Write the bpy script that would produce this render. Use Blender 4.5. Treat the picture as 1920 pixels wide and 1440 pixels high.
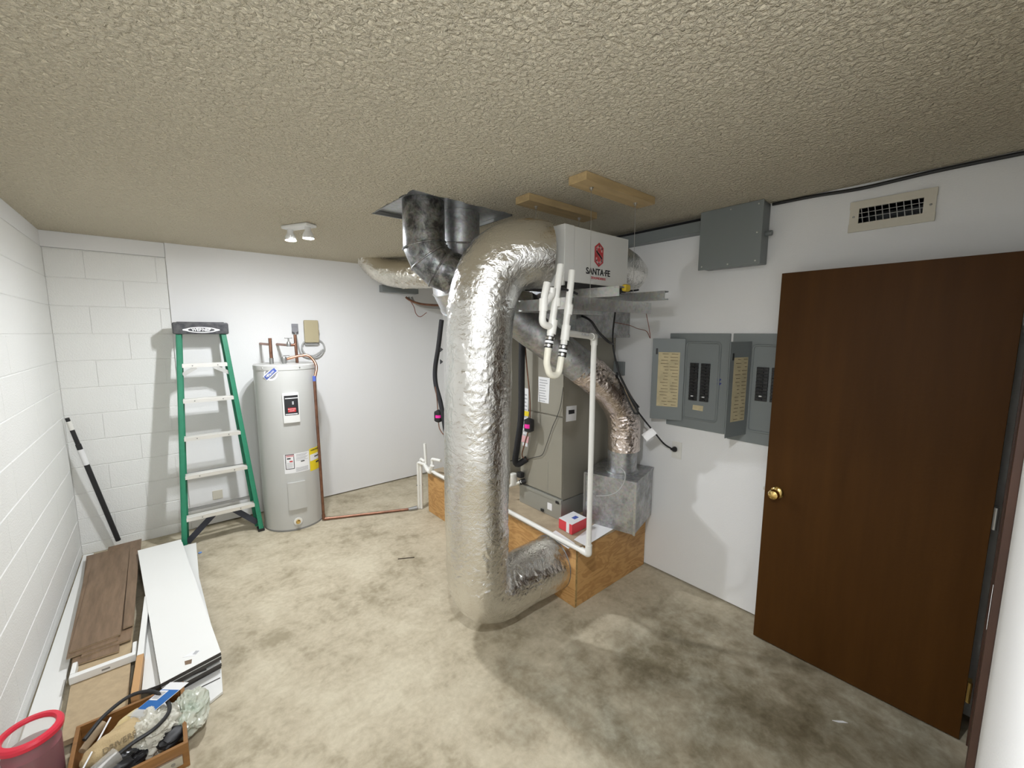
import bpy, bmesh, math, random
import numpy as np
from mathutils import Vector, Matrix

for o in list(bpy.data.objects):
    bpy.data.objects.remove(o, do_unlink=True)
scene = bpy.context.scene
COL = scene.collection
random.seed(7)

# ------------------------------------------------------------------ camera
FPX = 776.447
YAW, PITCH, ROLL = 0.7013807, 0.1235798, 0.0017109
CAM = np.array([0.593617, -4.462160, 1.725560])
def _basis():
    fw = np.array([math.sin(YAW)*math.cos(PITCH), math.cos(YAW)*math.cos(PITCH), -math.sin(PITCH)])
    r = np.array([math.cos(YAW), -math.sin(YAW), 0.0]); u = np.cross(r, fw)
    return math.cos(ROLL)*r + math.sin(ROLL)*u, -math.sin(ROLL)*r + math.cos(ROLL)*u, fw
RT, UP, FW = _basis()
cd = bpy.data.cameras.new('camera'); cam = bpy.data.objects.new('camera', cd); COL.objects.link(cam)
cd.sensor_fit = 'HORIZONTAL'; cd.sensor_width = 36.0; cd.lens = 36.0*FPX/1920.0; cd.clip_start = 0.005
M = Matrix.Identity(4)
for i in range(3):
    M[i][0] = RT[i]; M[i][1] = UP[i]; M[i][2] = -FW[i]; M[i][3] = CAM[i]
cam.matrix_world = M
scene.camera = cam

# ------------------------------------------------------------------ world, exposure
w = bpy.data.worlds.new('world'); scene.world = w; w.use_nodes = True
w.node_tree.nodes['Background'].inputs[0].default_value = (0.8, 0.85, 1.0, 1)
w.node_tree.nodes['Background'].inputs[1].default_value = 0.0
scene.view_settings.view_transform = 'Standard'
scene.view_settings.look = 'None'
scene.view_settings.gamma = 1.0
scene.view_settings.use_curve_mapping = False
scene.view_settings.exposure = 1.5
BULB_STRENGTH = 710.0
BULB2_STRENGTH = 960.0

# ------------------------------------------------------------------ pixel -> point on a plane
def ray(x, y): return FW + RT*(x-960)/FPX + UP*(720-y)/FPX
def _at(x, y, ax, v):
    d = ray(x, y); return CAM + d*((v-CAM[ax])/d[ax])
def PX(x, y, v): return _at(x, y, 0, v)
def PY(x, y, v): return _at(x, y, 1, v)
def PZ(x, y, v): return _at(x, y, 2, v)
W = 3.2445; H = 2.44; FRONT = -4.5215

# ------------------------------------------------------------------ mesh helpers
class MB:
    def __init__(s): s.v = []; s.f = []
    def add(s, vs, fs):
        n = len(s.v); s.v += [tuple(map(float, q)) for q in vs]; s.f += [tuple(i+n for i in f) for f in fs]; return s
    def box(s, c, size, rz=0.0, mat=None):
        hx, hy, hz = size[0]/2, size[1]/2, size[2]/2
        vs = []
        for dx in (-1, 1):
            for dy in (-1, 1):
                for dz in (-1, 1):
                    p = Vector((dx*hx, dy*hy, dz*hz))
                    p = (mat @ p) if mat is not None else (Matrix.Rotation(rz, 3, 'Z') @ p)
                    vs.append((p.x+c[0], p.y+c[1], p.z+c[2]))
        s.add(vs, [(0, 1, 3, 2), (4, 6, 7, 5), (0, 4, 5, 1), (2, 3, 7, 6), (0, 2, 6, 4), (1, 5, 7, 3)]); return s
    def lohi(s, lo, hi):
        return s.box([(a+b)/2 for a, b in zip(lo, hi)], [b-a for a, b in zip(lo, hi)])
    def bbox(s, c, size, bev=0.004, rz=0.0, mat=None, seg=2):
        bm = bmesh.new(); bmesh.ops.create_cube(bm, size=1.0)
        for v in bm.verts: v.co = Vector((v.co.x*size[0], v.co.y*size[1], v.co.z*size[2]))
        bmesh.ops.bevel(bm, geom=bm.edges[:], offset=min(bev, min(size)*0.45), segments=seg, profile=0.5, affect='EDGES')
        R = mat if mat is not None else Matrix.Rotation(rz, 3, 'Z')
        bm.verts.index_update()
        vs = [(R @ v.co) + Vector(c) for v in bm.verts]; fs = [tuple(v.index for v in f.verts) for f in bm.faces]
        bm.free(); s.add(vs, fs); return s
    def blohi(s, lo, hi, bev=0.004):
        return s.bbox([(a+b)/2 for a, b in zip(lo, hi)], [b-a for a, b in zip(lo, hi)], bev)
    def bar(s, a, b, wd, th, up=(0, 0, 1), bev=0.0):
        a = Vector(a); b = Vector(b); d = (b-a); L = d.length; d.normalize()
        u = Vector(up); x = d.cross(u)
        if x.length < 1e-5: x = d.cross(Vector((1, 0, 0)))
        x.normalize(); z = x.cross(d)
        R = Matrix((x, d, z)).transposed()
        if bev: s.bbox((a+b)/2, (wd, L, th), bev, mat=R)
        else: s.box((a+b)/2, (wd, L, th), mat=R)
        return s
    def tube(s, path, r, n=12, caps=True):
        P = [Vector(p) for p in path]
        T = []
        for i in range(len(P)):
            if i == 0: t = P[1]-P[0]
            elif i == len(P)-1: t = P[-1]-P[-2]
            else: t = (P[i+1]-P[i]).normalized() + (P[i]-P[i-1]).normalized()
            T.append(t.normalized())
        u = T[0].orthogonal().normalized(); vs = []
        rr = r if hasattr(r, '__len__') else [r]*len(P)
        for i in range(len(P)):
            if i:
                u = u - T[i]*u.dot(T[i])
                u.normalize()
            v = T[i].cross(u)
            k = 1.0
            if 0 < i < len(P)-1:
                k = 1.0
            for j in range(n):
                a = 2*math.pi*j/n
                q = u*math.cos(a) + v*math.sin(a)
                # mitre: stretch in the bend plane
                if 0 < i < len(P)-1:
                    d1 = (P[i+1]-P[i]).normalized()
                    bend = d1 - T[i]*d1.dot(T[i])
                    if bend.length > 1e-4:
                        bn = bend.normalized(); c = d1.dot(T[i])
                        if c > 0.5: q = q + bn*(q.dot(bn)*(1/c-1))
                vs.append(P[i] + q*rr[i])
        fs = []
        for i in range(len(P)-1):
            for j in range(n):
                k2 = (j+1) % n
                fs.append((i*n+j, i*n+k2, (i+1)*n+k2, (i+1)*n+j))
        if caps:
            fs.append(tuple(range(n-1, -1, -1))); b = (len(P)-1)*n; fs.append(tuple(range(b, b+n)))
        s.add(vs, fs); return s
    def lathe(s, prof, c=(0, 0, 0), n=32, axis=None, caps=True):
        # prof: [(r, z)]
        R = Matrix.Identity(3)
        if axis is not None: R = Vector((0, 0, 1)).rotation_difference(Vector(axis)).to_matrix()
        vs = []; fs = []
        for r, z in prof:
            for j in range(n):
                a = 2*math.pi*j/n
                vs.append((R @ Vector((r*math.cos(a), r*math.sin(a), z))) + Vector(c))
        for i in range(len(prof)-1):
            for j in range(n):
                k = (j+1) % n
                fs.append((i*n+j, i*n+k, (i+1)*n+k, (i+1)*n+j))
        if caps:
            if prof[0][0] > 1e-6: fs.append(tuple(range(n-1, -1, -1)))
            if prof[-1][0] > 1e-6: fs.append(tuple((len(prof)-1)*n+j for j in range(n)))
        s.add(vs, fs); return s
    def poly(s, pts, th, nrm):
        # flat polygon with thickness along nrm
        nv = Vector(nrm).normalized()*th; k = len(pts)
        a = [Vector(p) for p in pts]; b = [p+nv for p in a]
        fs = [tuple(range(k-1, -1, -1)), tuple(range(k, 2*k))]
        for i in range(k):
            j = (i+1) % k; fs.append((i, j, j+k, i+k))
        s.add(a+b, fs); return s

ORIGIN = {}
def mesh_from(name, mb, mat, off=(0, 0, 0), smooth=0.6):
    me = bpy.data.meshes.new(name)
    vs = [(x-off[0], y-off[1], z-off[2]) for x, y, z in mb.v]
    me.from_pydata(vs, [], mb.f); me.validate(); 
    bm = bmesh.new(); bm.from_mesh(me); bmesh.ops.recalc_face_normals(bm, faces=bm.faces[:]); bm.to_mesh(me); bm.free()
    if smooth:
        me.polygons.foreach_set('use_smooth', [True]*len(me.polygons)); me.set_sharp_from_angle(angle=smooth)
    if mat: me.materials.append(mat)
    me.update(); return me
def tag(o, label=None, cat=None, group=None, kind=None):
    if label: o['label'] = label
    if cat: o['category'] = cat
    if group: o['group'] = group
    if kind: o['kind'] = kind
    return o
def solo(name, mb, mat, label=None, cat=None, group=None, kind=None, smooth=0.6):
    a = np.array(mb.v); off = (float((a[:, 0].min()+a[:, 0].max())/2), float((a[:, 1].min()+a[:, 1].max())/2), float(a[:, 2].min()))
    o = bpy.data.objects.new(name, mesh_from(name, mb, mat, off, smooth)); COL.objects.link(o)
    o.location = off; ORIGIN[o.name] = off
    return tag(o, label, cat, group, kind)
def thing(name, loc, label, cat, group=None):
    o = bpy.data.objects.new(name, None); COL.objects.link(o); o.location = tuple(map(float, loc)); o.empty_display_size = 0.05
    ORIGIN[o.name] = tuple(map(float, loc)); return tag(o, label, cat, group)
def part(name, mb, mat, parent, label=None, kind=None, smooth=0.6):
    off = ORIGIN[parent.name]
    o = bpy.data.objects.new(name, mesh_from(name, mb, mat, off, smooth)); COL.objects.link(o)
    o.parent = parent; ORIGIN[o.name] = off
    return tag(o, label, None, None, kind)
def struct(name, mb, mat, smooth=0.6): return solo(name, mb, mat, kind='structure', smooth=smooth)
def part_at(name, me, parent, worldloc, rot=None):
    # shared mesh data at a place
    off = ORIGIN[parent.name]
    o = bpy.data.objects.new(name, me); COL.objects.link(o); o.parent = parent
    o.location = [worldloc[i]-off[i] for i in range(3)]
    if rot: o.rotation_euler = rot
    ORIGIN[o.name] = tuple(worldloc); return o
def text_mb(body, size, loc, xdir, ydir, depth=0.0006, align='CENTER', squash=1.0, bold=0.0):
    cu = bpy.data.curves.new('t', 'FONT'); cu.body = body; cu.size = size; cu.align_x = align; cu.align_y = 'CENTER'
    cu.extrude = depth; cu.offset = bold
    o = bpy.data.objects.new('t', cu); COL.objects.link(o)
    dg = bpy.context.evaluated_depsgraph_get(); dg.update()
    me = bpy.data.meshes.new_from_object(o.evaluated_get(dg))
    x = Vector(xdir); y = Vector(ydir); z = x.cross(y).normalized()
    mb = MB(); mb.add([Vector(loc)+x*(v.co.x*squash)+y*v.co.y+z*v.co.z for v in me.vertices], [tuple(p.vertices) for p in me.polygons])
    bpy.data.objects.remove(o, do_unlink=True); bpy.data.curves.remove(cu); bpy.data.meshes.remove(me)
    return mb
def catmull(pts, step=0.02):
    P = [Vector(p) for p in pts]; P = [P[0]*2-P[1]] + P + [P[-1]*2-P[-2]]; out = []
    for i in range(1, len(P)-2):
        p0, p1, p2, p3 = P[i-1:i+3]; n = max(2, int((p2-p1).length/step))
        for k in range(n):
            t = k/n
            out.append(0.5*((2*p1)+(p2-p0)*t+(2*p0-5*p1+4*p2-p3)*t*t+(3*p1-p0-3*p2+p3)*t**3))
    out.append(P[-2]); return out
def fillet(pts, r, n=6):
    # straight runs with rounded corners
    P = [Vector(p) for p in pts]; out = [P[0]]
    for i in range(1, len(P)-1):
        a = (P[i-1]-P[i]).normalized(); b = (P[i+1]-P[i]).normalized()
        ang = a.angle(b); d = min(r/math.tan(ang/2), (P[i-1]-P[i]).length*0.49, (P[i+1]-P[i]).length*0.49)
        s, e = P[i]+a*d, P[i]+b*d
        for k in range(n+1):
            t = k/n; out.append(s*(1-t)**2 + P[i]*2*t*(1-t) + e*t*t)
    out.append(P[-1]); return out

# numpy value noise
_rng = np.random.RandomState(3); _perm = _rng.rand(64, 64, 64)
def vnoise(p):
    p = np.asarray(p); i = np.floor(p).astype(int); f = p-i; f = f*f*(3-2*f); out = 0
    for dx in (0, 1):
        for dy in (0, 1):
            for dz in (0, 1):
                wgt = (f[:, 0] if dx else 1-f[:, 0])*(f[:, 1] if dy else 1-f[:, 1])*(f[:, 2] if dz else 1-f[:, 2])
                out = out + wgt*_perm[(i[:, 0]+dx) % 64, (i[:, 1]+dy) % 64, (i[:, 2]+dz) % 64]
    return out*2-1
def crumple_tube(path, rad, n, amp, step=0.012, seed=0.0, ring=0.0):
    """foil-wrapped tube with real wrinkles"""
    P = catmull(path, step); m = MB()
    L = [0.0]
    for i in range(1, len(P)): L.append(L[-1]+(P[i]-P[i-1]).length)
    rr = [rad(l/L[-1]) if callable(rad) else rad for l in L]
    m.tube(P, rr, n, caps=True)
    nv = len(P)*n; v = np.array(m.v[:nv]); c = np.repeat(np.array([list(p) for p in P]), n, axis=0)
    d = v-c; rl = np.linalg.norm(d, axis=1, keepdims=True); d = d/rl
    q = v + seed
    ang = np.tile(np.arange(n)/n*2*math.pi, len(P)); ll = np.repeat(np.array(L), n)
    w1 = vnoise(q*9.0); 
    warp = np.stack([vnoise(q*12+7), vnoise(q*12+17), vnoise(q*12+31)], 1)*0.05
    r1 = 1-np.abs(vnoise((q+warp)*np.array([20, 20, 30])+3)); r2 = 1-np.abs(vnoise((q+warp)*np.array([45, 45, 70])+9))
    mask = np.clip(vnoise(q*5.0+41)*1.5+0.55, 0.18, 1.0); mask2 = np.clip(vnoise(q*4.0+77)*1.6+0.6, 0.1, 1.0)
    cyl = np.stack([np.cos(ang)*rl[:, 0], np.sin(ang)*rl[:, 0], ll], 1) + warp*0.35 + seed
    c1 = 1-np.abs(vnoise(cyl*np.array([16, 16, 70])+2)); c2 = 1-np.abs(vnoise(cyl*np.array([34, 34, 120])+13))
    disp = amp*(0.9*vnoise(q*5.0) + 0.25*w1 + mask*(0.60*(r1**7-0.12) + 0.36*(r2**7-0.12))) + mask2*(0.0017*(c1**5-0.15) + 0.0011*(c2**5-0.15))
    if ring: disp = disp + ring*np.sin(ll*2*math.pi/0.045 + 2*vnoise(q*6))
    v = v + d*disp[:, None]
    m.v[:nv] = [tuple(x) for x in v]
    return m
def blob(c, size, amp=0.25, freq=3.0, sub=4, seed=0.0, rz=0.0, flat=True):
    bm = bmesh.new(); bmesh.ops.create_icosphere(bm, subdivisions=sub, radius=1.0); bm.verts.index_update()
    v = np.array([list(x.co) for x in bm.verts]); fs = [tuple(x.index for x in f.verts) for f in bm.faces]; bm.free()
    nz = vnoise(v*freq+seed+11) + 0.6*(1-2*np.abs(vnoise(v*freq*2.3+seed+5)))
    v = v*(1+amp*nz)[:, None]
    v = v*np.array(size)/2
    if flat: v[:, 2] = np.maximum(v[:, 2], -size[2]*0.36)
    R = np.array(Matrix.Rotation(rz, 3, 'Z')); v = v @ R.T + np.array(c)
    m = MB(); m.add(v, fs); return m

# ------------------------------------------------------------------ materials
def mat(name, col, rough=0.5, metal=0.0, spec=0.5, bump=0.0, bscale=40.0, var=0.0, vscale=6.0, var_col=None, emit=None, trans=0.0, alpha=1.0, coat=0.0, bdetail=4.0, aniso=None):
    m = bpy.data.materials.new(name); m.use_nodes = True; nt = m.node_tree; b = nt.nodes['Principled BSDF']
    b.inputs['Base Color'].default_value = (*col, 1); b.inputs['Roughness'].default_value = rough; b.inputs['Metallic'].default_value = metal
    b.inputs['Specular IOR Level'].default_value = spec
    if coat: b.inputs['Coat Weight'].default_value = coat; b.inputs['Coat Roughness'].default_value = 0.15
    if trans: b.inputs['Transmission Weight'].default_value = trans
    if alpha < 1: b.inputs['Alpha'].default_value = alpha
    if emit:
        b.inputs['Emission Color'].default_value = (*emit[:3], 1); b.inputs['Emission Strength'].default_value = emit[3]
    tc = nt.nodes.new('ShaderNodeTexCoord')
    if var:
        n = nt.nodes.new('ShaderNodeTexNoise'); n.inputs['Scale'].default_value = vscale; n.inputs['Detail'].default_value = 5; n.inputs['Roughness'].default_value = 0.6
        if aniso:
            mp = nt.nodes.new('ShaderNodeMapping'); mp.inputs['Scale'].default_value = aniso; nt.links.new(tc.outputs['Object'], mp.inputs[0]); nt.links.new(mp.outputs[0], n.inputs['Vector'])
        else: nt.links.new(tc.outputs['Object'], n.inputs['Vector'])
        r = nt.nodes.new('ShaderNodeValToRGB'); r.color_ramp.elements[0].position = 0.35; r.color_ramp.elements[1].position = 0.68
        c2 = var_col if var_col else tuple(x*(1-var) for x in col)
        r.color_ramp.elements[0].color = (*c2, 1); r.color_ramp.elements[1].color = (*col, 1)
        nt.links.new(n.outputs['Fac'], r.inputs[0]); nt.links.new(r.outputs[0], b.inputs['Base Color'])
    if bump:
        n2 = nt.nodes.new('ShaderNodeTexNoise'); n2.inputs['Scale'].default_value = bscale; n2.inputs['Detail'].default_value = bdetail
        nt.links.new(tc.outputs['Object'], n2.inputs['Vector'])
        bp = nt.nodes.new('ShaderNodeBump'); bp.inputs['Strength'].default_value = bump; bp.inputs['Distance'].default_value = 0.01
        nt.links.new(n2.outputs['Fac'], bp.inputs['Height']); nt.links.new(bp.outputs[0], b.inputs['Normal'])
    return m

def m_popcorn():
    m = mat('popcorn', (0.76, 0.69, 0.54), 0.95, spec=0.15); nt = m.node_tree; b = nt.nodes['Principled BSDF']
    tc = nt.nodes.new('ShaderNodeTexCoord')
    n = nt.nodes.new('ShaderNodeTexNoise'); n.inputs['Scale'].default_value = 75; n.inputs['Detail'].default_value = 3; n.inputs['Roughness'].default_value = 0.55; n.inputs['Distortion'].default_value = 0.6
    v = nt.nodes.new('ShaderNodeTexVoronoi'); v.inputs['Scale'].default_value = 62; v.feature = 'SMOOTH_F1'
    nt.links.new(tc.outputs['Object'], n.inputs['Vector']); nt.links.new(tc.outputs['Object'], v.inputs['Vector'])
    r = nt.nodes.new('ShaderNodeValToRGB'); r.color_ramp.elements[0].position = 0.38; r.color_ramp.elements[1].position = 0.66; nt.links.new(n.outputs['Fac'], r.inputs[0])
    mx = nt.nodes.new('ShaderNodeMath'); mx.operation = 'SUBTRACT'; nt.links.new(r.outputs[0], mx.inputs[0]); nt.links.new(v.outputs['Distance'], mx.inputs[1])
    bp = nt.nodes.new('ShaderNodeBump'); bp.inputs['Strength'].default_value = 1.0; bp.inputs['Distance'].default_value = 0.010
    nt.links.new(mx.outputs[0], bp.inputs['Height']); nt.links.new(bp.outputs[0], b.inputs['Normal'])
    return m

STAINS = ((2.7, -4.02, 0.52), (2.82, -4.3, 0.4), (2.51, -3.69, 0.4), (2.0, -3.41, 0.3), (2.74, -3.41, 0.26))
def m_concrete():
    m = mat('concrete', (0.4, 0.36, 0.28), 0.75, spec=0.3); nt = m.node_tree; b = nt.nodes['Principled BSDF']; L = nt.links
    geo = nt.nodes.new('ShaderNodeNewGeometry')
    def noise(sc, det, rg, dist=0.0, aniso=None):
        n = nt.nodes.new('ShaderNodeTexNoise'); n.inputs['Scale'].default_value = sc; n.inputs['Detail'].default_value = det; n.inputs['Roughness'].default_value = rg; n.inputs['Distortion'].default_value = dist
        if aniso:
            mp = nt.nodes.new('ShaderNodeMapping'); mp.inputs['Scale'].default_value = aniso; mp.inputs['Rotation'].default_value = (0, 0, 0.5); L.new(geo.outputs['Position'], mp.inputs[0]); L.new(mp.outputs[0], n.inputs['Vector'])
        else: L.new(geo.outputs['Position'], n.inputs['Vector'])
        return n
    def ramp(src, stops):
        r = nt.nodes.new('ShaderNodeValToRGB'); e = r.color_ramp.elements
        e[0].position, e[0].color = stops[0][0], (*stops[0][1], 1); e[1].position, e[1].color = stops[-1][0], (*stops[-1][1], 1)
        for p, c in stops[1:-1]:
            q = e.new(p); q.color = (*c, 1)
        L.new(src, r.inputs[0]); return r
    def mix(fac, a, c, mode='MIX'):
        x = nt.nodes.new('ShaderNodeMix'); x.data_type = 'RGBA'; x.blend_type = mode
        if isinstance(fac, float): x.inputs[0].default_value = fac
        else: L.new(fac, x.inputs[0])
        L.new(a, x.inputs[6]); L.new(c, x.inputs[7]); return x.outputs[2]
    sx = nt.nodes.new('ShaderNodeSeparateXYZ'); L.new(geo.outputs['Position'], sx.inputs[0])
    # worn bare slab, dirtier toward the doorway: d = 0.55*(x-1.2) - (y+2.1)
    def math_(op, a, bb):
        x = nt.nodes.new('ShaderNodeMath'); x.operation = op
        for i, q in enumerate((a, bb)):
            if isinstance(q, (int, float)): x.inputs[i].default_value = q
            else: L.new(q, x.inputs[i])
        return x.outputs[0]
    n1 = noise(1.1, 5, 0.6, 0.5); n2 = noise(2.4, 9, 0.62, 0.15); n3 = noise(40, 5, 0.65); n4 = noise(10, 8, 0.66, 0.2)
    # old oil and foot-traffic stains, each a ragged patch of its own
    wn = nt.nodes.new('ShaderNodeTexNoise'); wn.inputs['Scale'].default_value = 2.2; wn.inputs['Detail'].default_value = 6; L.new(geo.outputs['Position'], wn.inputs['Vector'])
    def vmath(op, a, bb):
        x = nt.nodes.new('ShaderNodeVectorMath'); x.operation = op
        for i, q in enumerate((a, bb)):
            if isinstance(q, tuple): x.inputs[i].default_value = q
            else: L.new(q, x.inputs[i])
        return x
    off = vmath('MULTIPLY', vmath('SUBTRACT', wn.outputs['Color'], (0.5, 0.5, 0.5)).outputs[0], (1.3, 1.3, 0.0))
    wp = vmath('ADD', geo.outputs['Position'], off.outputs[0])
    d = None
    for (px_, py_, pr_) in STAINS:
        e = vmath('DISTANCE', wp.outputs[0], (px_, py_, 0.0)).outputs['Value']
        f = math_('SUBTRACT', 1.25, math_('DIVIDE', e, pr_))
        d = f if d is None else math_('MAXIMUM', d, f)
    d = math_('ADD', d, math_('MULTIPLY', math_('SUBTRACT', n1.outputs['Fac'], 0.5), 0.8))
    zone = ramp(d, [(0.0, (0, 0, 0)), (0.95, (1, 1, 1))])
    mot = math_('ADD', math_('MULTIPLY', n2.outputs['Fac'], 0.57), math_('MULTIPLY', n4.outputs['Fac'], 0.43))
    clean = ramp(mot, [(0.38, (0.33, 0.285, 0.195)), (0.48, (0.47, 0.41, 0.30)), (0.60, (0.57, 0.51, 0.385))])
    dirty = ramp(mot, [(0.37, (0.135, 0.108, 0.062)), (0.46, (0.215, 0.182, 0.118)), (0.54, (0.31, 0.278, 0.20)), (0.63, (0.45, 0.42, 0.325))])
    c = mix(zone.outputs[0], clean.outputs[0], dirty.outputs[0])
    fine = ramp(n3.outputs['Fac'], [(0.3, (0.88, 0.875, 0.86)), (0.65, (1.03, 1.03, 1.02))])
    c = mix(0.8, c, fine.outputs[0], 'MULTIPLY')
    L.new(c, b.inputs['Base Color'])
    bp = nt.nodes.new('ShaderNodeBump'); bp.inputs['Strength'].default_value = 0.25; bp.inputs['Distance'].default_value = 0.004
    L.new(n3.outputs['Fac'], bp.inputs['Height']); L.new(bp.outputs[0], b.inputs['Normal'])
    return m

def m_foil(name, col, rough=0.2, bump=0.6, sc=26):
    m = mat(name, col, rough, 1.0); nt = m.node_tree; b = nt.nodes['Principled BSDF']; L = nt.links
    tc = nt.nodes.new('ShaderNodeTexCoord')
    n = nt.nodes.new('ShaderNodeTexNoise'); n.inputs['Scale'].default_value = sc; n.inputs['Detail'].default_value = 6; n.inputs['Roughness'].default_value = 0.6; n.inputs['Distortion'].default_value = 1.5
    v = nt.nodes.new('ShaderNodeTexVoronoi'); v.feature = 'DISTANCE_TO_EDGE'; v.inputs['Scale'].default_value = sc*1.1
    n0 = nt.nodes.new('ShaderNodeTexNoise'); n0.inputs['Scale'].default_value = 14
    mxv = nt.nodes.new('ShaderNodeMix'); mxv.data_type = 'RGBA'; mxv.inputs[0].default_value = 0.12
    L.new(tc.outputs['Object'], n0.inputs['Vector']); L.new(tc.outputs['Object'], mxv.inputs[6]); L.new(n0.outputs['Color'], mxv.inputs[7]); L.new(mxv.outputs[2], v.inputs['Vector'])
    L.new(tc.outputs['Object'], n.inputs['Vector'])
    mm = nt.nodes.new('ShaderNodeMath'); mm.operation = 'MINIMUM'; mm.inputs[1].default_value = 0.12; L.new(v.outputs['Distance'], mm.inputs[0])
    ad = nt.nodes.new('ShaderNodeMath'); ad.operation = 'MULTIPLY_ADD'; ad.inputs[1].default_value = 1.6; L.new(mm.outputs[0], ad.inputs[0]); L.new(n.outputs['Fac'], ad.inputs[2])
    bp = nt.nodes.new('ShaderNodeBump'); bp.inputs['Strength'].default_value = bump; bp.inputs['Distance'].default_value = 0.012
    L.new(ad.outputs[0], bp.inputs['Height']); L.new(bp.outputs[0], b.inputs['Normal'])
    return m

def m_galv(name, light, dark, rough=0.42, sc=9.0, metal=0.9):
    m = mat(name, light, rough, metal); nt = m.node_tree; b = nt.nodes['Principled BSDF']; L = nt.links
    tc = nt.nodes.new('ShaderNodeTexCoord')
    n = nt.nodes.new('ShaderNodeTexNoise'); n.inputs['Scale'].default_value = sc; n.inputs['Detail'].default_value = 7; n.inputs['Roughness'].default_value = 0.7; n.inputs['Distortion'].default_value = 0.4
    v = nt.nodes.new('ShaderNodeTexVoronoi'); v.inputs['Scale'].default_value = 70
    L.new(tc.outputs['Object'], n.inputs['Vector']); L.new(tc.outputs['Object'], v.inputs['Vector'])
    r = nt.nodes.new('ShaderNodeValToRGB'); r.color_ramp.elements[0].position = 0.38; r.color_ramp.elements[1].position = 0.62
    r.color_ramp.elements[0].color = (*dark, 1); r.color_ramp.elements[1].color = (*light, 1); L.new(n.outputs['Fac'], r.inputs[0])
    mx = nt.nodes.new('ShaderNodeMix'); mx.data_type = 'RGBA'; mx.blend_type = 'OVERLAY'; mx.inputs[0].default_value = 0.18
    L.new(r.outputs[0], mx.inputs[6]); L.new(v.outputs['Color'], mx.inputs[7])
    hs = nt.nodes.new('ShaderNodeHueSaturation'); hs.inputs['Saturation'].default_value = 0.35; L.new(mx.outputs[2], hs.inputs['Color']); L.new(hs.outputs[0], b.inputs['Base Color'])
    rr = nt.nodes.new('ShaderNodeMapRange'); rr.inputs[3].default_value = rough+0.15; rr.inputs[4].default_value = rough-0.1; L.new(n.outputs['Fac'], rr.inputs[0]); L.new(rr.outputs[0], b.inputs['Roughness'])
    return m

def m_ply():
    m = mat('plywood', (0.5, 0.27, 0.1), 0.55); nt = m.node_tree; b = nt.nodes['Principled BSDF']; L = nt.links
    tc = nt.nodes.new('ShaderNodeTexCoord'); mp = nt.nodes.new('ShaderNodeMapping'); mp.inputs['Scale'].default_value = (3.0, 3.0, 9.0); mp.inputs['Rotation'].default_value = (0.18, 0.12, 0)
    L.new(tc.outputs['Object'], mp.inputs[0])
    n = nt.nodes.new('ShaderNodeTexNoise'); n.inputs['Scale'].default_value = 1.6; n.inputs['Detail'].default_value = 3; n.inputs['Distortion'].default_value = 1.2; L.new(mp.outputs[0], n.inputs['Vector'])
    wv = nt.nodes.new('ShaderNodeMath'); wv.operation = 'MULTIPLY'; wv.inputs[1].default_value = 26; L.new(n.outputs['Fac'], wv.inputs[0])
    sn = nt.nodes.new('ShaderNodeMath'); sn.operation = 'SINE'; L.new(wv.outputs[0], sn.inputs[0])
    r = nt.nodes.new('ShaderNodeValToRGB'); r.color_ramp.elements[0].position = 0.0; r.color_ramp.elements[1].position = 0.75
    r.color_ramp.elements[0].color = (0.44, 0.23, 0.075, 1); r.color_ramp.elements[1].color = (0.57, 0.325, 0.12, 1)
    mr = nt.nodes.new('ShaderNodeMapRange'); mr.inputs[1].default_value = -1; L.new(sn.outputs[0], mr.inputs[0]); L.new(mr.outputs[0], r.inputs[0])
    # knots
    v = nt.nodes.new('ShaderNodeTexVoronoi'); v.inputs['Scale'].default_value = 3.1; L.new(tc.outputs['Object'], v.inputs['Vector'])
    r2 = nt.nodes.new('ShaderNodeValToRGB'); r2.color_ramp.elements[0].position = 0.06; r2.color_ramp.elements[1].position = 0.13
    r2.color_ramp.elements[0].color = (0.3, 0.22, 0.16, 1); r2.color_ramp.elements[1].color = (1, 1, 1, 1); L.new(v.outputs['Distance'], r2.inputs[0])
    mx = nt.nodes.new('ShaderNodeMix'); mx.data_type = 'RGBA'; mx.blend_type = 'MULTIPLY'; mx.inputs[0].default_value = 1.0; L.new(r.outputs[0], mx.inputs[6]); L.new(r2.outputs[0], mx.inputs[7])
    L.new(mx.outputs[2], b.inputs['Base Color']); return m

A = {}
A['drywall'] = mat('drywall', (0.84, 0.84, 0.83), 0.75, spec=0.3, bump=0.12, bscale=160)
A['block'] = mat('painted_block', (0.82, 0.82, 0.79), 0.6, spec=0.4, bump=0.35, bscale=120)
A['popcorn'] = m_popcorn(); A['concrete'] = m_concrete()
A['doorwood'] = mat('door_wood', (0.076, 0.031, 0.006), 0.52, spec=0.12, var=0.3, vscale=2.0, var_col=(0.060, 0.024, 0.0045), aniso=(6, 6, 0.5), bump=0.05, bscale=90)
A['jamb'] = mat('jamb_wood', (0.075, 0.035, 0.022), 0.5, var=0.3, vscale=5)
A['brass'] = mat('brass', (0.80, 0.58, 0.22), 0.12, 1.0)
A['steel'] = mat('steel', (0.62, 0.62, 0.60), 0.28, 1.0)
A['dull_steel'] = mat('dull_steel', (0.35, 0.35, 0.34), 0.45, 0.9)
A['foil'] = m_foil('foil', (0.83, 0.82, 0.80), 0.20, 0.30)
A['foil_dull'] = m_foil('foil_cloth', (0.74, 0.70, 0.62), 0.24, 0.35, 22)
A['foil_pink'] = m_foil('foil_flex', (0.76, 0.67, 0.63), 0.15, 0.35, 24)
A['galv'] = m_galv('galvanized', (0.52, 0.54, 0.55), (0.30, 0.31, 0.32))
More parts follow.
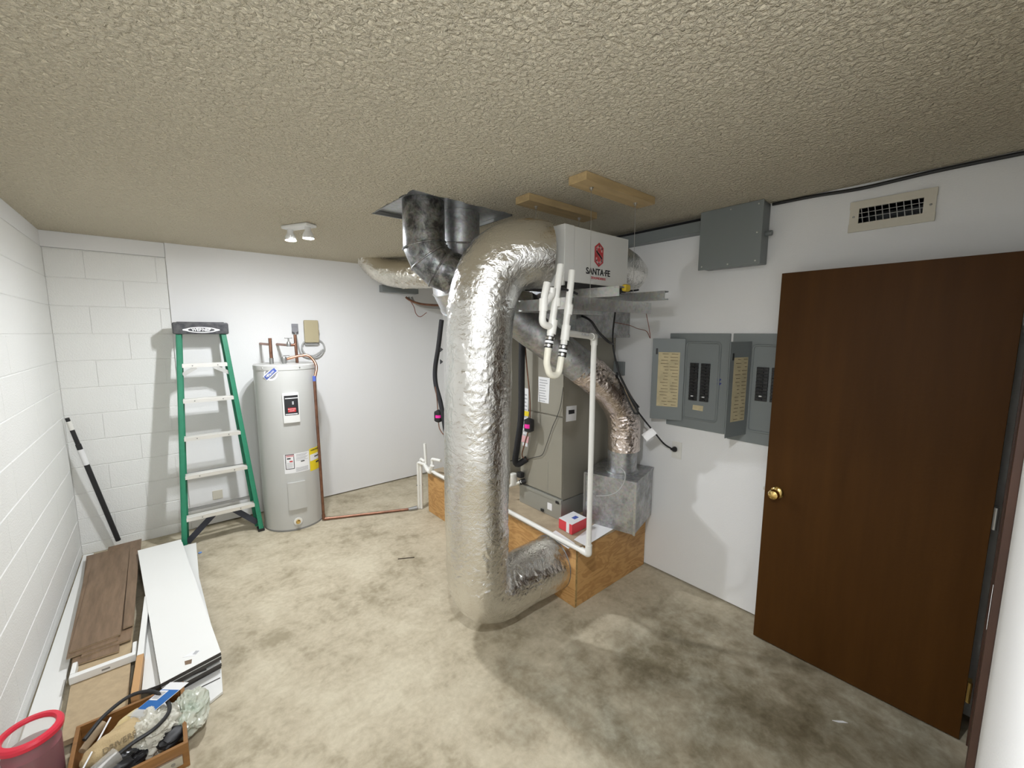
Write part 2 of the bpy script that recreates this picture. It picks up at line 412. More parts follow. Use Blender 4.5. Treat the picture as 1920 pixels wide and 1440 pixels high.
A['galv_dark'] = m_galv('galvanized_oxidised', (0.36, 0.37, 0.37), (0.075, 0.08, 0.08), 0.36, 16)
A['galv_light'] = m_galv('galvanized_bright', (0.66, 0.69, 0.71), (0.52, 0.55, 0.57), 0.35, 5)
A['strut'] = m_galv('strut_zinc', (0.60, 0.63, 0.60), (0.45, 0.48, 0.45), 0.33, 6)
A['plate'] = m_galv('ceiling_plate', (0.5, 0.53, 0.53), (0.36, 0.38, 0.38), 0.3, 4)
A['ply'] = m_ply()
A['ply_edge'] = mat('plywood_edge', (0.50, 0.33, 0.13), 0.7, var=0.5, vscale=60, aniso=(1, 30, 1))
A['osb_top'] = mat('plywood_top', (0.50, 0.40, 0.27), 0.7, var=0.3, vscale=9)
A['ahu'] = mat('ahu_taupe', (0.33, 0.31, 0.255), 0.40, 0.25, bump=0.04, bscale=220)
A['ahu_light'] = mat('ahu_zinc', (0.40, 0.40, 0.36), 0.4, 0.5)
A['white_metal'] = mat('white_enamel', (0.74, 0.74, 0.71), 0.4)
A['white_plastic'] = mat('pvc_white', (0.80, 0.79, 0.74), 0.35)
A['flex_pvc'] = mat('flexible_pvc', (0.78, 0.75, 0.63), 0.35)
A['black_rubber'] = mat('black_rubber', (0.015, 0.015, 0.016), 0.5)
A['black_foam'] = mat('black_foam', (0.018, 0.018, 0.02), 0.8, bump=0.2, bscale=150)
A['copper'] = mat('copper', (0.72, 0.36, 0.22), 0.3, 1.0, var=0.5, vscale=12, var_col=(0.30, 0.15, 0.10))
A['copper_old'] = mat('copper_old', (0.36, 0.19, 0.13), 0.4, 0.9, var=0.4, vscale=15)
A['heater'] = mat('heater_enamel', (0.51, 0.51, 0.485), 0.35, spec=0.5)
A['heater_dark'] = mat('heater_seam', (0.25, 0.25, 0.24), 0.5)
A['panel_grey'] = mat('panel_grey', (0.215, 0.235, 0.235), 0.42, spec=0.4)
A['breaker'] = mat('breaker_black', (0.012, 0.012, 0.013), 0.4)
A['paper_tan'] = mat('directory_paper', (0.68, 0.58, 0.36), 0.85, var=0.2, vscale=18)
A['ink'] = mat('pencil_ink', (0.22, 0.17, 0.10), 0.9)
A['blue_ink'] = mat('blue_ink', (0.02, 0.03, 0.22), 0.6)
A['paper'] = mat('paper_white', (0.82, 0.82, 0.82), 0.8)
A['print_grey'] = mat('print_grey', (0.45, 0.45, 0.46), 0.8)
A['print_black'] = mat('print_black', (0.02, 0.02, 0.022), 0.6)
A['print_red'] = mat('print_red', (0.55, 0.03, 0.035), 0.5)
A['print_pink'] = mat('print_pink', (0.80, 0.45, 0.46), 0.6)
A['logo_red'] = mat('logo_red', (0.50, 0.045, 0.05), 0.5)
A['pink_label'] = mat('pink_label', (0.95, 0.03, 0.38), 0.5)
A['yellow'] = mat('yellow_label', (0.85, 0.66, 0.02), 0.6)
A['blue_label'] = mat('blue_label', (0.08, 0.13, 0.45), 0.5)
A['red_card'] = mat('red_carton', (0.72, 0.06, 0.075), 0.5)
A['lumber'] = mat('lumber', (0.55, 0.40, 0.20), 0.7, var=0.25, vscale=4, aniso=(1, 8, 8))
A['green'] = mat('fibreglass_green', (0.018, 0.235, 0.125), 0.4, var=0.15, vscale=20)
A['ladder_black'] = mat('ladder_black', (0.022, 0.022, 0.032), 0.45, var=0.5, vscale=25, var_col=(0.10, 0.10, 0.10))
A['alu'] = mat('aluminium', (0.80, 0.79, 0.75), 0.35, 0.55)
A['brace_dark'] = mat('brace_dark', (0.05, 0.055, 0.075), 0.4, 0.5)
A['tan_plastic'] = mat('tan_plastic', (0.46, 0.40, 0.25), 0.5)
A['grey_plastic'] = mat('grey_plastic', (0.28, 0.28, 0.30), 0.5)
A['grey_cable'] = mat('grey_cable', (0.42, 0.42, 0.41), 0.5)
A['cream'] = mat('cream_enamel', (0.66, 0.62, 0.52), 0.5)
A['laminate'] = mat('laminate', (0.235, 0.155, 0.095), 0.5, var=0.4, vscale=3.2, var_col=(0.15, 0.095, 0.055), aniso=(9, 1.2, 1))
A['laminate_edge'] = mat('laminate_edge', (0.40, 0.30, 0.19), 0.7)
A['board_white'] = mat('melamine_white', (0.80, 0.80, 0.77), 0.4)
A['board_core'] = mat('board_core_dark', (0.06, 0.055, 0.05), 0.8)
A['particle'] = mat('particle_board', (0.47, 0.36, 0.22), 0.75, var=0.15, vscale=30)
A['tan_wood'] = mat('tan_wood', (0.52, 0.30, 0.13), 0.6)
A['drawer'] = mat('drawer_wood', (0.30, 0.14, 0.04), 0.45, var=0.3, vscale=5, aniso=(1, 6, 10))
A['red_plastic'] = mat('red_plastic', (0.70, 0.03, 0.06), 0.35)
A['dark_red'] = mat('dark_red', (0.20, 0.010, 0.030), 0.4)
A['clear'] = mat('clear_plastic', (0.75, 0.76, 0.72), 0.12, trans=0.0, alpha=0.35)
A['cloudy'] = mat('cloudy_plastic', (0.62, 0.60, 0.55), 0.2, alpha=0.38)
A['bag'] = mat('plastic_bag', (0.74, 0.72, 0.62), 0.25, alpha=0.78, coat=0.4)
A['canvas'] = mat('canvas_tan', (0.50, 0.38, 0.21), 0.9, bump=0.2, bscale=200)
A['blue_pack'] = mat('blue_card', (0.012, 0.13, 0.42), 0.4)
A['green_print'] = mat('green_print', (0.12, 0.32, 0.16), 0.6)
A['bulb'] = mat('bulb_glow', (1, 1, 1), 0.4, emit=(0.97, 1.0, 1.05, BULB_STRENGTH))
A['bulb2'] = mat('bulb_glow_round', (1, 1, 1), 0.4, emit=(0.97, 1.0, 1.05, BULB2_STRENGTH))
A['bulb_body'] = mat('bulb_body', (0.8, 0.8, 0.78), 0.5)
A['stick'] = mat('debris', (0.08, 0.06, 0.04), 0.8)
A['cardboard_blue'] = mat('tape_blue', (0.18, 0.35, 0.75), 0.6)
A['red_wire'] = mat('red_brown_wire', (0.25, 0.06, 0.035), 0.5)
A['yellow_nut'] = mat('yellow_cap', (0.70, 0.50, 0.03), 0.5)

# ------------------------------------------------------------------ room shell
m = MB(); m.lohi((-0.15, -5.8, -0.06), (W+0.15, 0.2, 0.0)); struct('floor', m, A['concrete'])

# ceiling with the ragged duct opening
HX0, HX1, HY0, HY1 = 1.63, 2.31, -2.455, -1.92
def ceiling():
    bm = bmesh.new(); out = [(-0.15, -5.8), (W+0.15, -5.8), (W+0.15, 0.2), (-0.15, 0.2)]
    inner = []
    rnd = random.Random(4)
    for (a, b, j) in (((HX0, HY0), (HX1, HY0), 0.010), ((HX1, HY0), (HX1, HY1), 0.004), ((HX1, HY1), (HX0, HY1), 0.002), ((HX0, HY1), (HX0, HY0), 0.007)):
        for k in range(14):
            t = k/14; inner.append((a[0]+(b[0]-a[0])*t+rnd.uniform(-j, j), a[1]+(b[1]-a[1])*t+rnd.uniform(-j, j)))
    ov = [bm.verts.new((x, y, H)) for x, y in out]; iv = [bm.verts.new((x, y, H)) for x, y in inner]
    es = [bm.edges.new((ov[i], ov[(i+1) % 4])) for i in range(4)] + [bm.edges.new((iv[i], iv[(i+1) % len(iv)])) for i in range(len(iv))]
    bmesh.ops.triangle_fill(bm, edges=es, use_beauty=True)
    up = [bm.verts.new((x, y, H+0.016)) for x, y in inner]; n = len(iv)
    for i in range(n): bm.faces.new((iv[i], iv[(i+1) % n], up[(i+1) % n], up[i]))
    bm.verts.index_update(); mb = MB(); mb.add([v.co for v in bm.verts], [tuple(v.index for v in f.verts) for f in bm.faces]); bm.free(); return mb
struct('ceiling', ceiling(), A['popcorn'], smooth=0)

# block walls: every block its own piece
ZJ = 0.0861; CH = 0.2032; BL = 0.4064; BD = 0.02
def block_mesh(nm, ln, ht, horiz_x):
    # tooled bed joints top and bottom, nearly closed head joints at the ends
    mb = MB(); L = (ln-0.0016)/2; h = (ht-0.003)/2; d = BD/2; c = 0.0030; e = 0.0010
    prof = [(d, -h), (d, h), (-d+c, h), (-d, h-c), (-d, -h+c), (-d+c, -h)]       # (depth from face, height)
    vs = []; rows = [(-L, e), (-L+e, 0.0), (L-e, 0.0), (L, e)]
    for (x, push) in rows:
        for (y, z) in prof:
            yy = y + (push if y < 0 else 0)
            vs.append((x, yy, z) if horiz_x else (-yy, x, z))
    k = 6; fs = [tuple(range(k)), tuple(range(4*k-1, 3*k-1, -1))]
    for r in range(3):
        for q in range(k): fs.append((r*k+q, r*k+(q+1) % k, (r+1)*k+(q+1) % k, (r+1)*k+q))
    mb.add(vs, fs)
    return mesh_from(nm, mb, A['block'], smooth=0)
BM = {}
def lay_blocks(parent, horiz_x, lo, hi, face):
    # face: world coordinate of the proud face
    courses = [(0.0, ZJ)] + [(ZJ+CH*k, ZJ+CH*(k+1)) for k in range(11)]
    for ci, (z0, z1) in enumerate(courses):
        p = lo - (BL/2 if ci % 2 else 0)
        while p < hi-0.01:
            a, b = max(p, lo), min(p+BL, hi); p += BL
            if b-a < 0.03: continue
            key = (horiz_x, round(b-a, 3), round(z1-z0, 3))
            if key not in BM: BM[key] = block_mesh('block', b-a, z1-z0, horiz_x)
            jit = random.uniform(-0.0006, 0.0006)
            c = ((a+b)/2, face+BD/2+jit, (z0+z1)/2) if horiz_x else (face-BD/2+jit, (a+b)/2, (z0+z1)/2)
            part_at('block', BM[key], parent, c)
m = MB(); m.lohi((-0.12, -5.8, 0), (-0.0042, 0.12, 2.325)); wl = struct('wall_left', m, A['block'])
lay_blocks(wl, False, -3.2512, 0.0, 0.0)
m = MB(); m.lohi((-0.12, 0.0042, 0), (0.70, 0.13, 2.325)); wbb = struct('wall_back_block', m, A['block'])
lay_blocks(wbb, True, 0.0, 0.675, 0.0)
m = MB(); m.blohi((-0.12, -0.002, 2.327), (0.676, 0.10, H), 0.003); struct('trim_1', m, A['drywall'])
m = MB(); m.blohi((-0.12, -5.8, 2.327), (-0.004, 0.0, H), 0.003); struct('trim_2', m, A['drywall'])
m = MB(); m.lohi((0.677, -0.012, 0.012), (W+0.15, 0.13, H)); struct('wall_back', m, A['drywall'])
VO = (-4.170, -3.945, 2.257, 2.325)
m = MB(); m.lohi((W, -5.8, 0.012), (W+0.14, VO[0], H)); m.lohi((W, VO[1], 0.012), (W+0.14, 0.13, H)); m.lohi((W, VO[0], 0.012), (W+0.14, VO[1], VO[2])); m.lohi((W, VO[0], VO[3]), (W+0.14, VO[1], H)); struct('wall_right', m, A['drywall'])
m = MB(); m.lohi((0.68, 0.03, -0.001), (W, 0.06, 0.012)); struct('baseboard_back', m, A['drywall'])
m = MB(); m.lohi((W+0.04, -4.5, -0.001), (W+0.07, 0, 0.012)); struct('baseboard_right', m, A['drywall'])
# front wall with the doorway, a hall behind it
DX0, DX1 = 2.275, 3.075
m = MB(); m.lohi((-0.12, FRONT-0.11, 0), (DX0, FRONT, H)); m.lohi((DX0, FRONT-0.11, 2.06), (DX1, FRONT, H)); m.lohi((DX1, FRONT-0.11, 0), (W, FRONT, H)); struct('wall_front', m, A['drywall'])
m = MB(); m.lohi((-0.12, -5.9, 0), (W+0.1, -5.8, H)); struct('wall_hall', m, A['drywall'])
m = MB(); m.blohi((DX0-0.035, FRONT, 0), (DX0+0.035, FRONT+0.0165, 2.09), 0.003); m.lohi((DX0, FRONT-0.115, 0), (DX0+0.018, FRONT+0.001, 2.06)); m.blohi((DX0-0.035, FRONT, 2.045), (DX1+0.05, FRONT+0.0165, 2.11), 0.003)
m.blohi((DX1-0.02, FRONT-0.115, 0), (DX1, FRONT+0.004, 2.06), 0.002); struct('trim_3', m, A['jamb'])

# the open door, parallel to the right wall
DFX = 3.056; DY0, DY1 = -4.497, -3.691
m = MB(); m.blohi((DFX, DY0, 0.010), (DFX+0.035, DY1, 2.029), 0.0025); dr = struct('door_1', m, A['doorwood'])
kn = PX(1450, 928, DFX-0.055); ky, kz = float(kn[1]), float(kn[2])
m = MB(); m.lathe([(0.0, 0.001), (0.031, 0.001), (0.032, 0.004), (0.026, 0.010), (0.014, 0.013), (0.011, 0.016)], (DFX, ky, kz), 28, axis=(-1, 0, 0)); ros = part('rosette', m, A['brass'], dr, 'polished brass rosette')
m = MB(); m.lathe([(0.011, 0.014), (0.012, 0.028), (0.022, 0.034), (0.0265, 0.043), (0.0265, 0.055), (0.022, 0.064), (0.012, 0.068), (0.0, 0.069)], (DFX, ky, kz), 28, axis=(-1, 0, 0)); part('knob', m, A['brass'], dr, 'polished brass door knob')
m = MB(); m.lohi((DFX+0.006, DY1, kz-0.028), (DFX+0.029, DY1+0.0015, kz+0.028)); m.bbox((DFX+0.017, DY1+0.005, kz), (0.012, 0.012, 0.018), 0.003); part('latch', m, A['steel'], dr)
for hz in (0.24, 1.0, 1.80):
    m = MB(); m.tube([(DFX-0.004, DY0-0.008, hz-0.045), (DFX-0.004, DY0-0.008, hz+0.045)], 0.007, 10); m.lohi((DFX+0.001, DY0-0.012, hz-0.045), (DFX+0.03, DY0-0.001, hz+0.045)); part('hinge', m, A['dull_steel'] if hz > 0.5 else A['brass'], dr)
# chips of pale paint on the casing
ct = bpy.data.objects['trim_3']
m = MB(); m.poly([(DX0-0.034, FRONT+0.017, 0.93), (DX0-0.028, FRONT+0.017, 0.95), (DX0-0.026, FRONT+0.017, 1.04), (DX0-0.034, FRONT+0.017, 1.06)], 0.0008, (0, 1, 0)); part('paint_chip', m, A['board_white'], ct)

# ------------------------------------------------------------------ ceiling lamp (two bulbs)
lr = thing('ceiling_lamp', (1.363, -1.328, H), 'ceiling lamp holder with two bright bare bulbs above the water heater', 'lamp')
m = MB(); m.bbox((1.363, -1.328, H-0.011), (0.085, 0.24, 0.022), 0.008, rz=math.radians(27)); part('base', m, A['bulb_body'], lr)
for (bx, by) in ((1.326, -1.254), (1.400, -1.401)):
    m = MB(); m.lathe([(0.019, 0.0), (0.019, 0.022), (0.024, 0.030), (0.033, 0.050), (0.0345, 0.066), (0.0345, 0.072)], (bx, by, H-0.022), 24, axis=(0, 0, -1)); bb = part('bulb', m, A['bulb_body'], lr)
    m = MB(); m.lathe([(0.0338, 0.0715), (0.030, 0.0732), (0.022, 0.0750), (0.012, 0.0762), (0.0, 0.0768)], (bx, by, H-0.022), 24, axis=(0, 0, -1)); part('dome', m, A['bulb'], bb)

# lamp above the photographer, outside the picture: the shadows of the junction box and of the
# strut ends on the right wall run away from this spot under the ceiling
lr = thing('ceiling_lamp_offscreen', (0.80, -4.05, H), 'single bulb ceiling lamp on a short stem near the front wall', 'lamp')
m = MB(); m.lathe([(0.055, 0.0), (0.055, 0.012), (0.03, 0.022), (0.012, 0.026), (0.012, 0.11), (0.022, 0.115), (0.022, 0.145)], (0.80, -4.05, H), 24, axis=(0, 0, -1)); part('base_offscreen', m, A['bulb_body'], lr)
m = MB(); m.lathe([(0.020, 0.140), (0.022, 0.155), (0.030, 0.175), (0.036, 0.195)], (0.80, -4.05, H), 24, axis=(0, 0, -1)); bb = part('bulb_offscreen', m, A['bulb_body'], lr)
m = MB(); m.lathe([(0.0358, 0.1945), (0.031, 0.1962), (0.022, 0.1978), (0.012, 0.1988), (0.0, 0.1992)], (0.80, -4.05, H), 24, axis=(0, 0, -1)); part('dome_offscreen', m, A['bulb2'], bb)

# ------------------------------------------------------------------ plywood plenum
PXF = 2.46; PY0, PY1, PZT = -2.87, -1.0, 0.405
t = thing('plywood_plenum', (2.85, -1.94, 0), 'long plywood platform box under the air handlers', 'platform')
m = MB(); m.blohi((PXF, PY0+0.018, 0.001), (PXF+0.018, PY1-0.018, PZT-0.018), 0.001); part('front_panel', m, A['ply'], t)
m = MB(); m.blohi((PXF, PY0, 0.001), (W-0.008, PY0+0.018, PZT-0.018), 0.001); part('side_panel', m, A['ply'], t)
m = MB(); m.blohi((PXF, PY1-0.018, 0.001), (W-0.008, PY1, PZT-0.018), 0.001); part('side_panel', m, A['ply'], t)
m = MB(); m.blohi((PXF-0.004, PY0-0.003, PZT-0.0175), (W-0.008, PY1+0.003, PZT), 0.0015); part('top_panel', m, A['osb_top'], t)
m = MB(); m.blohi((PXF+0.0005, PY0-0.002, 0.001), (PXF+0.017, PY0, PZT-0.019), 0.0005); part('corner_strip', m, A['ply_edge'], t)

# ------------------------------------------------------------------ air handlers
def air_handler(y0, y1, label, main):
    x0, x1, z0, zt = 2.66, W-0.012, PZT+0.001, 1.69
    t = thing('air_handler', (x0+0.28, (y0+y1)/2, z0), label, 'air handler')
    m = MB(); m.blohi((x0+0.012, y0, z0+0.145), (x1, y1, zt), 0.003); part('cabinet', m, A['ahu'], t)
    m = MB(); m.blohi((x0, y0+0.002, 1.152), (x0+0.012, y1-0.002, zt-0.005), 0.003); part('upper_door', m, A['ahu'], t)
    m = MB(); m.blohi((x0, y0+0.002, z0+0.160), (x0+0.012, y1-0.002, 1.143), 0.003); ld = part('lower_door', m, A['ahu'], t)
    m = MB(); m.blohi((x0+0.0005, y0+0.135, z0+0.161), (x0+0.0015-0.003, y0+0.137, 0.80), 0.0003); part('seam', m, A['ahu_light'], ld)
    m = MB(); m.blohi((x0-0.006, y0-0.004, z0), (x1, y1+0.002, z0+0.140), 0.003); m.blohi((x0-0.012, y0-0.006, z0+0.128), (x0+0.01, y1+0.004, z0+0.152), 0.002)
    bs = part('base', m, A['ahu_light'], t)
    if main:
        m = MB(); m.lohi((x0-0.0085, y0+0.085, z0+0.045), (x0-0.006, y0+0.13, z0+0.095)); part('sticker', m, A['paper'], bs)
        for yy in (y0+0.03, y0+0.18):
            m = MB(); m.bbox((x0-0.012, yy, z0+0.128 if yy < y0+0.1 else z0+0.02), (0.008, 0.03, 0.02), 0.003); part('latch', m, A['black_rubber'], bs)
    return t
AH1Y0, AH1Y1 = -2.557, -2.118
ah = air_handler(AH1Y0, AH1Y1, 'taupe steel air handler cabinet behind the plastic drain trap', True)
air_handler(-1.62, -1.18, 'taupe air handler mostly hidden behind the large silver duct', False)
def flat_label(name, px4, plane, ax, matname, parent, th=0.0012, lines=0, lmat='print_grey', extra=None):
    f = PX if ax == 0 else PY
    pts = [f(x, y, plane) for x, y in px4]
    n = (-1, 0, 0) if ax == 0 else (0, -1, 0)
    m = MB(); m.poly(pts, th, n); lb = part(name, m, A[matname], parent)
    if lines:
        P4 = [Vector(p) + Vector(n)*(th+0.0003) for p in pts]; m = MB(); rnd = random.Random(int(px4[0][0]))
        for k in range(lines):
            v = 0.10 + 0.82*k/max(1, lines-1); a = P4[0].lerp(P4[3], v); b = P4[1].lerp(P4[2], v); L = rnd.uniform(0.55, 0.85)
            m.poly([a.lerp(b, 0.1), a.lerp(b, 0.1+L*0.9), a.lerp(b, 0.1+L*0.9)+(P4[3]-P4[0])*(0.35/lines), a.lerp(b, 0.1)+(P4[3]-P4[0])*(0.35/lines)], 0.0003, n)
        part('print', m, A[lmat], lb)
    return lb
flat_label('instruction_label', [(1010, 706), (1031, 709), (1029, 757), (1009, 753)], 2.659, 0, 'paper', ah, lines=9)
flat_label('rating_label', [(982, 727), (991, 729), (989, 838), (980, 835)], 2.659, 0, 'paper', ah, lines=14)
flat_label('red_label', [(979, 816), (992, 819), (990, 831), (978, 828)], 2.656, 0, 'print_pink', ah)
flat_label('energy_label', [(983, 770), (992, 772), (991, 781), (982, 779)], 2.656, 0, 'yellow', ah)
flat_label('warning_label', [(1062, 762), (1081, 760), (1080, 788), (1061, 791)], AH1Y0-0.0005, 1, 'paper', ah)
flat_label('warning_mark', [(1066, 769), (1077, 768), (1077, 775), (1066, 777)], AH1Y0-0.002, 1, 'print_black', ah)

# supply plenum above the near air handler
t = thing('supply_plenum', (2.95, -2.38, 1.69), 'dull galvanized box plenum on top of the near air handler', 'duct')
m = MB(); m.blohi((2.645, -2.672, 1.70), (W-0.006, -2.08, 2.02), 0.003); part('box', m, A['galv'], t)
m = MB(); m.blohi((2.64, -2.677, 1.691), (W-0.005, -2.075, 1.712), 0.002); part('flange', m, A['galv'], t)
# plenum of the far air handler
t = thing('supply_plenum', (2.95, -1.4, 1.69), 'galvanized box plenum over the far air handler', 'duct')
m = MB(); m.blohi((2.66, -1.62, 1.691), (W-0.006, -1.16, 2.2), 0.003); part('box', m, A['galv'], t)

# ------------------------------------------------------------------ silver insulated duct
SR = 0.172
def srad(t):
    return SR*(1.0 - 0.02*math.sin(t*9)) if t < 0.80 else SR*(0.99+0.03*math.sin((t-0.8)/0.2*math.pi))
spath = [(2.452, -2.660, 0.218), (2.30, -2.660, 0.217), (2.15, -2.660, 0.214), (2.02, -2.661, 0.214), (1.93, -2.663, 0.240), (1.872, -2.665, 0.315), (1.858, -2.667, 0.44), (1.856, -2.67, 0.70), (1.852, -2.685, 1.10), (1.852, -2.70, 1.50), (1.856, -2.71, 1.74), (1.870, -2.72, 1.90), (1.918, -2.745, 2.03), (1.985, -2.785, 2.098), (2.06, -2.825, 2.122), (2.105, -2.848, 2.125), (2.152, -2.868, 2.125)]
t = thing('insulated_duct', (1.86, -2.67, 0.03), 'large wrinkled silver foil insulated duct standing in front of the plywood platform', 'duct')
m = crumple_tube(spath, srad, 170, 0.0070, step=0.0075, seed=0.0); part('foil_jacket', m, A['foil'], t)
m = MB(); m.lathe([(SR+0.002, 0), (SR+0.004, 0.002), (SR+0.002, 0.006), (SR-0.02, 0.007)], (2.4595, -2.66, 0.218), 48, axis=(-1, 0, 0)); part('collar', m, A['galv'], t)

# ------------------------------------------------------------------ ceiling plate and sheet metal ducts
t = thing('duct_plate', ((HX0+HX1)/2, (HY0+HY1)/2, H), 'galvanized sheet metal pan filling the ceiling cut-out', 'sheet metal')
m = MB(); m.lohi((HX0-0.04, HY0-0.04, H+0.017), (HX1+0.04, HY1+0.04, H+0.020)); part('pan', m, A['plate'], t)
m = MB(); m.lohi((HX0, HY1-0.012, H-0.004), (HX1, HY1-0.002, H+0.016)); m.lohi((HX1-0.014, HY0+0.02, H-0.004), (HX1-0.004, HY1-0.012, H+0.016)); m.lohi((HX0+0.002, HY0+0.1, H), (HX0+0.010, HY1, H+0.016)); part('lip', m, A['dull_steel'], t)

def gored(name, label, path, r, mt, bead=True, n=40, ends=()):
    P = [Vector(p) for p in path]
    t = thing(name, P[0], label, 'duct')
    m = MB(); m.tube(P, r, n, caps=False); part('pipe', m, mt, t, smooth=0.5)
    if bead:
        for i in range(1, len(P)-1):
            d0 = (P[i]-P[i-1]).normalized(); d1 = (P[i+1]-P[i]).normalized(); T = (d0+d1).normalized()
            u = T.orthogonal().normalized(); v = T.cross(u); bend = d1-T*d1.dot(T); k = 1/max(0.6, d1.dot(T)); ring = []
            bn = bend.normalized() if bend.length > 1e-4 else None
            for j in range(n+1):
                a = 2*math.pi*j/n; q = u*math.cos(a)+v*math.sin(a)
                if bn: q = q+bn*(q.dot(bn)*(k-1))
                ring.append(P[i]+q*(r+0.001))
            m = MB(); m.tube(ring, 0.0055, 8, caps=False); part('bead', m, mt, t)
    return t
ra = 0.118
gored('elbow_duct', 'blotchy dark galvanized round duct with adjustable elbow below the ceiling cut-out',
      [(1.785, -2.275, H+0.016), (1.785, -2.275, 2.215), (1.808, -2.289, 2.150), (1.858, -2.318, 2.095), (1.930, -2.360, 2.062), (1.99, -2.37, 2.03)], ra, A['galv_dark'])
gored('ceiling_drop_duct', 'plain grey round duct dropping from the ceiling cut-out behind the elbow',
      [(2.075, -2.21, H+0.016), (2.075, -2.21, 2.28), (2.10, -2.17, 2.15), (2.20, -2.11, 2.02), (2.38, -2.10, 1.93), (2.645, -2.21, 1.90)], ra, A['galv'])
gored('diagonal_duct', 'dull galvanized round duct slanting down behind the drain trap',
      [(1.995, -2.372, 2.028), (2.12, -2.40, 1.955), (2.38, -2.535, 1.745), (2.69, -2.715, 1.490)], 0.112, A['galv'], bead=False)
gored('bright_elbow_duct', 'bright clean galvanized elbow duct left of the silver duct beside the far plenum',
      [(2.39, -1.55, 2.34), (2.39, -1.55, 2.16), (2.40, -1.55, 2.06), (2.47, -1.52, 1.97), (2.57, -1.48, 1.93), (2.66, -1.45, 1.92)], 0.135, A['galv_light'])
t = thing('flex_duct', (2.99, -2.83, 0.93), 'short pinkish foil flexible duct bending onto the galvanized return box', 'duct')
m = crumple_tube([(2.67, -2.703, 1.505), (2.78, -2.765, 1.410), (2.885, -2.805, 1.300), (2.958, -2.820, 1.19), (2.99, -2.818, 1.07), (2.994, -2.815, 0.925)], 0.108, 110, 0.010, step=0.006, seed=3.3); part('foil_jacket', m, A['foil_pink'], t)
t = thing('flex_duct', (2.4, -0.5, 2.2), 'beige foil flexible duct curving up into the ceiling by the back wall', 'duct')
m = crumple_tube([(2.255, -0.30, 2.47), (2.285, -0.36, 2.40), (2.345, -0.47, 2.325), (2.44, -0.64, 2.287), (2.56, -0.86, 2.275), (2.70, -1.10, 2.275), (2.82, -1.2, 2.26)], 0.132, 110, 0.014, step=0.009, seed=5.1); part('foil_jacket', m, A['foil_dull'], t)

# return box beside the near air handler
K = Vector((2.867, -3.012, PZT+0.001)); u1 = Vector((math.sin(math.radians(75)), math.cos(math.radians(75)), 0)); u2 = Vector((-u1.y, u1.x, 0))
bc = K+u1*0.1875+u2*0.178
t = thing('return_box', bc, 'square galvanized return air box with round collar against the right wall', 'duct')
R3 = Matrix((u1, u2, Vector((0, 0, 1)))).transposed(); bh = 0.352
m = MB(); m.bbox(bc+Vector((0, 0, bh/2)), (0.375, 0.356, bh), 0.002, mat=R3); part('box', m, A['galv'], t)
m = MB(); m.box(K+Vector((0, 0, bh/2)), (0.012, 0.012, bh+0.004), mat=R3); part('corner_seam', m, A['strut'], t)
m = MB(); m.box(K+u2*0.356+Vector((0, 0, bh/2)), (0.012, 0.014, bh+0.006), mat=R3); part('corner_seam', m, A['dull_steel'], t)
m = MB(); m.box(bc+Vector((0, 0, bh+0.004)), (0.385, 0.366, 0.01), mat=R3); part('lid', m, A['galv'], t)
cc = (2.994, -2.815)
m = MB(); m.lathe([(0.112, 0.352), (0.113, 0.362), (0.100, 0.368), (0.100, 0.535), (0.102, 0.54)], (cc[0], cc[1], PZT+0.007), 40); part('collar', m, A['galv'], t)
wp = catmull([PX(1163, 876, 2.80), PX(1172, 887, 2.76), PX(1170, 905, 2.755), PX(1158, 922, 2.75), PX(1140, 929, 2.75), PX(1118, 930, 2.76)], 0.01)
m = MB(); m.tube(wp, 0.0035, 8); part('wire', m, A['grey_cable'], t)

# ------------------------------------------------------------------ hanging dehumidifier on a strut frame
DXL, DXR, DYF, DYB, DZ0, DZ1 = 2.168, 2.712, -3.0, -2.70, 1.966, 2.262
t = thing('strut_frame', (2.45, -2.95, 1.835), 'suspended zinc strut channel frame carrying the white dehumidifier', 'frame')
def channel(a, b, wd, ht, openside, th=0.003):
    # C channel: web + two flanges, open towards vector openside
    a = Vector(a); b = Vector(b); d = (b-a).normalized(); o = Vector(openside).normalized(); u = d.cross(o).normalized()
    prof = [(-ht/2, 0), (ht/2, 0), (ht/2, wd), (ht/2-0.008, wd), (ht/2-0.008, wd-th), (ht/2-th, wd-th), (ht/2-th, th), (-ht/2+th, th), (-ht/2+th, wd-th), (-ht/2+0.008, wd-th), (-ht/2+0.008, wd), (-ht/2, wd)]
    m = MB(); k = len(prof)
    m.add([p+u*x+o*y for p in (a, b) for x, y in prof], [tuple(range(k)), tuple(range(2*k-1, k-1, -1))] + [(i, (i+1) % k, (i+1) % k+k, i+k) for i in range(k)])
    return m
zl = 1.866; zu = 1.932
part('channel', channel((2.10, -3.13, zl), (2.768, -3.13, zl), 0.042, 0.060, (0, 1, 0)), A['strut'], t, smooth=0)
part('channel', channel((2.062, -2.735, zl), (2.768, -2.735, zl), 0.042, 0.060, (0, -1, 0)), A['strut'], t, smooth=0)
part('channel', channel((2.090, -3.126, zl), (2.072, -2.74, zl), 0.042, 0.056, (1, 0, 0)), A['strut'], t, smooth=0)
part('channel', channel((2.350, -3.205, zu), (2.30, -2.70, zu), 0.042, 0.050, (1, 0, 0)), A['strut'], t, smooth=0)
part('channel', channel((2.775, -3.205, zu+0.004), (2.75, -2.70, zu+0.004), 0.042, 0.050, (1, 0, 0)), A['strut'], t, smooth=0)

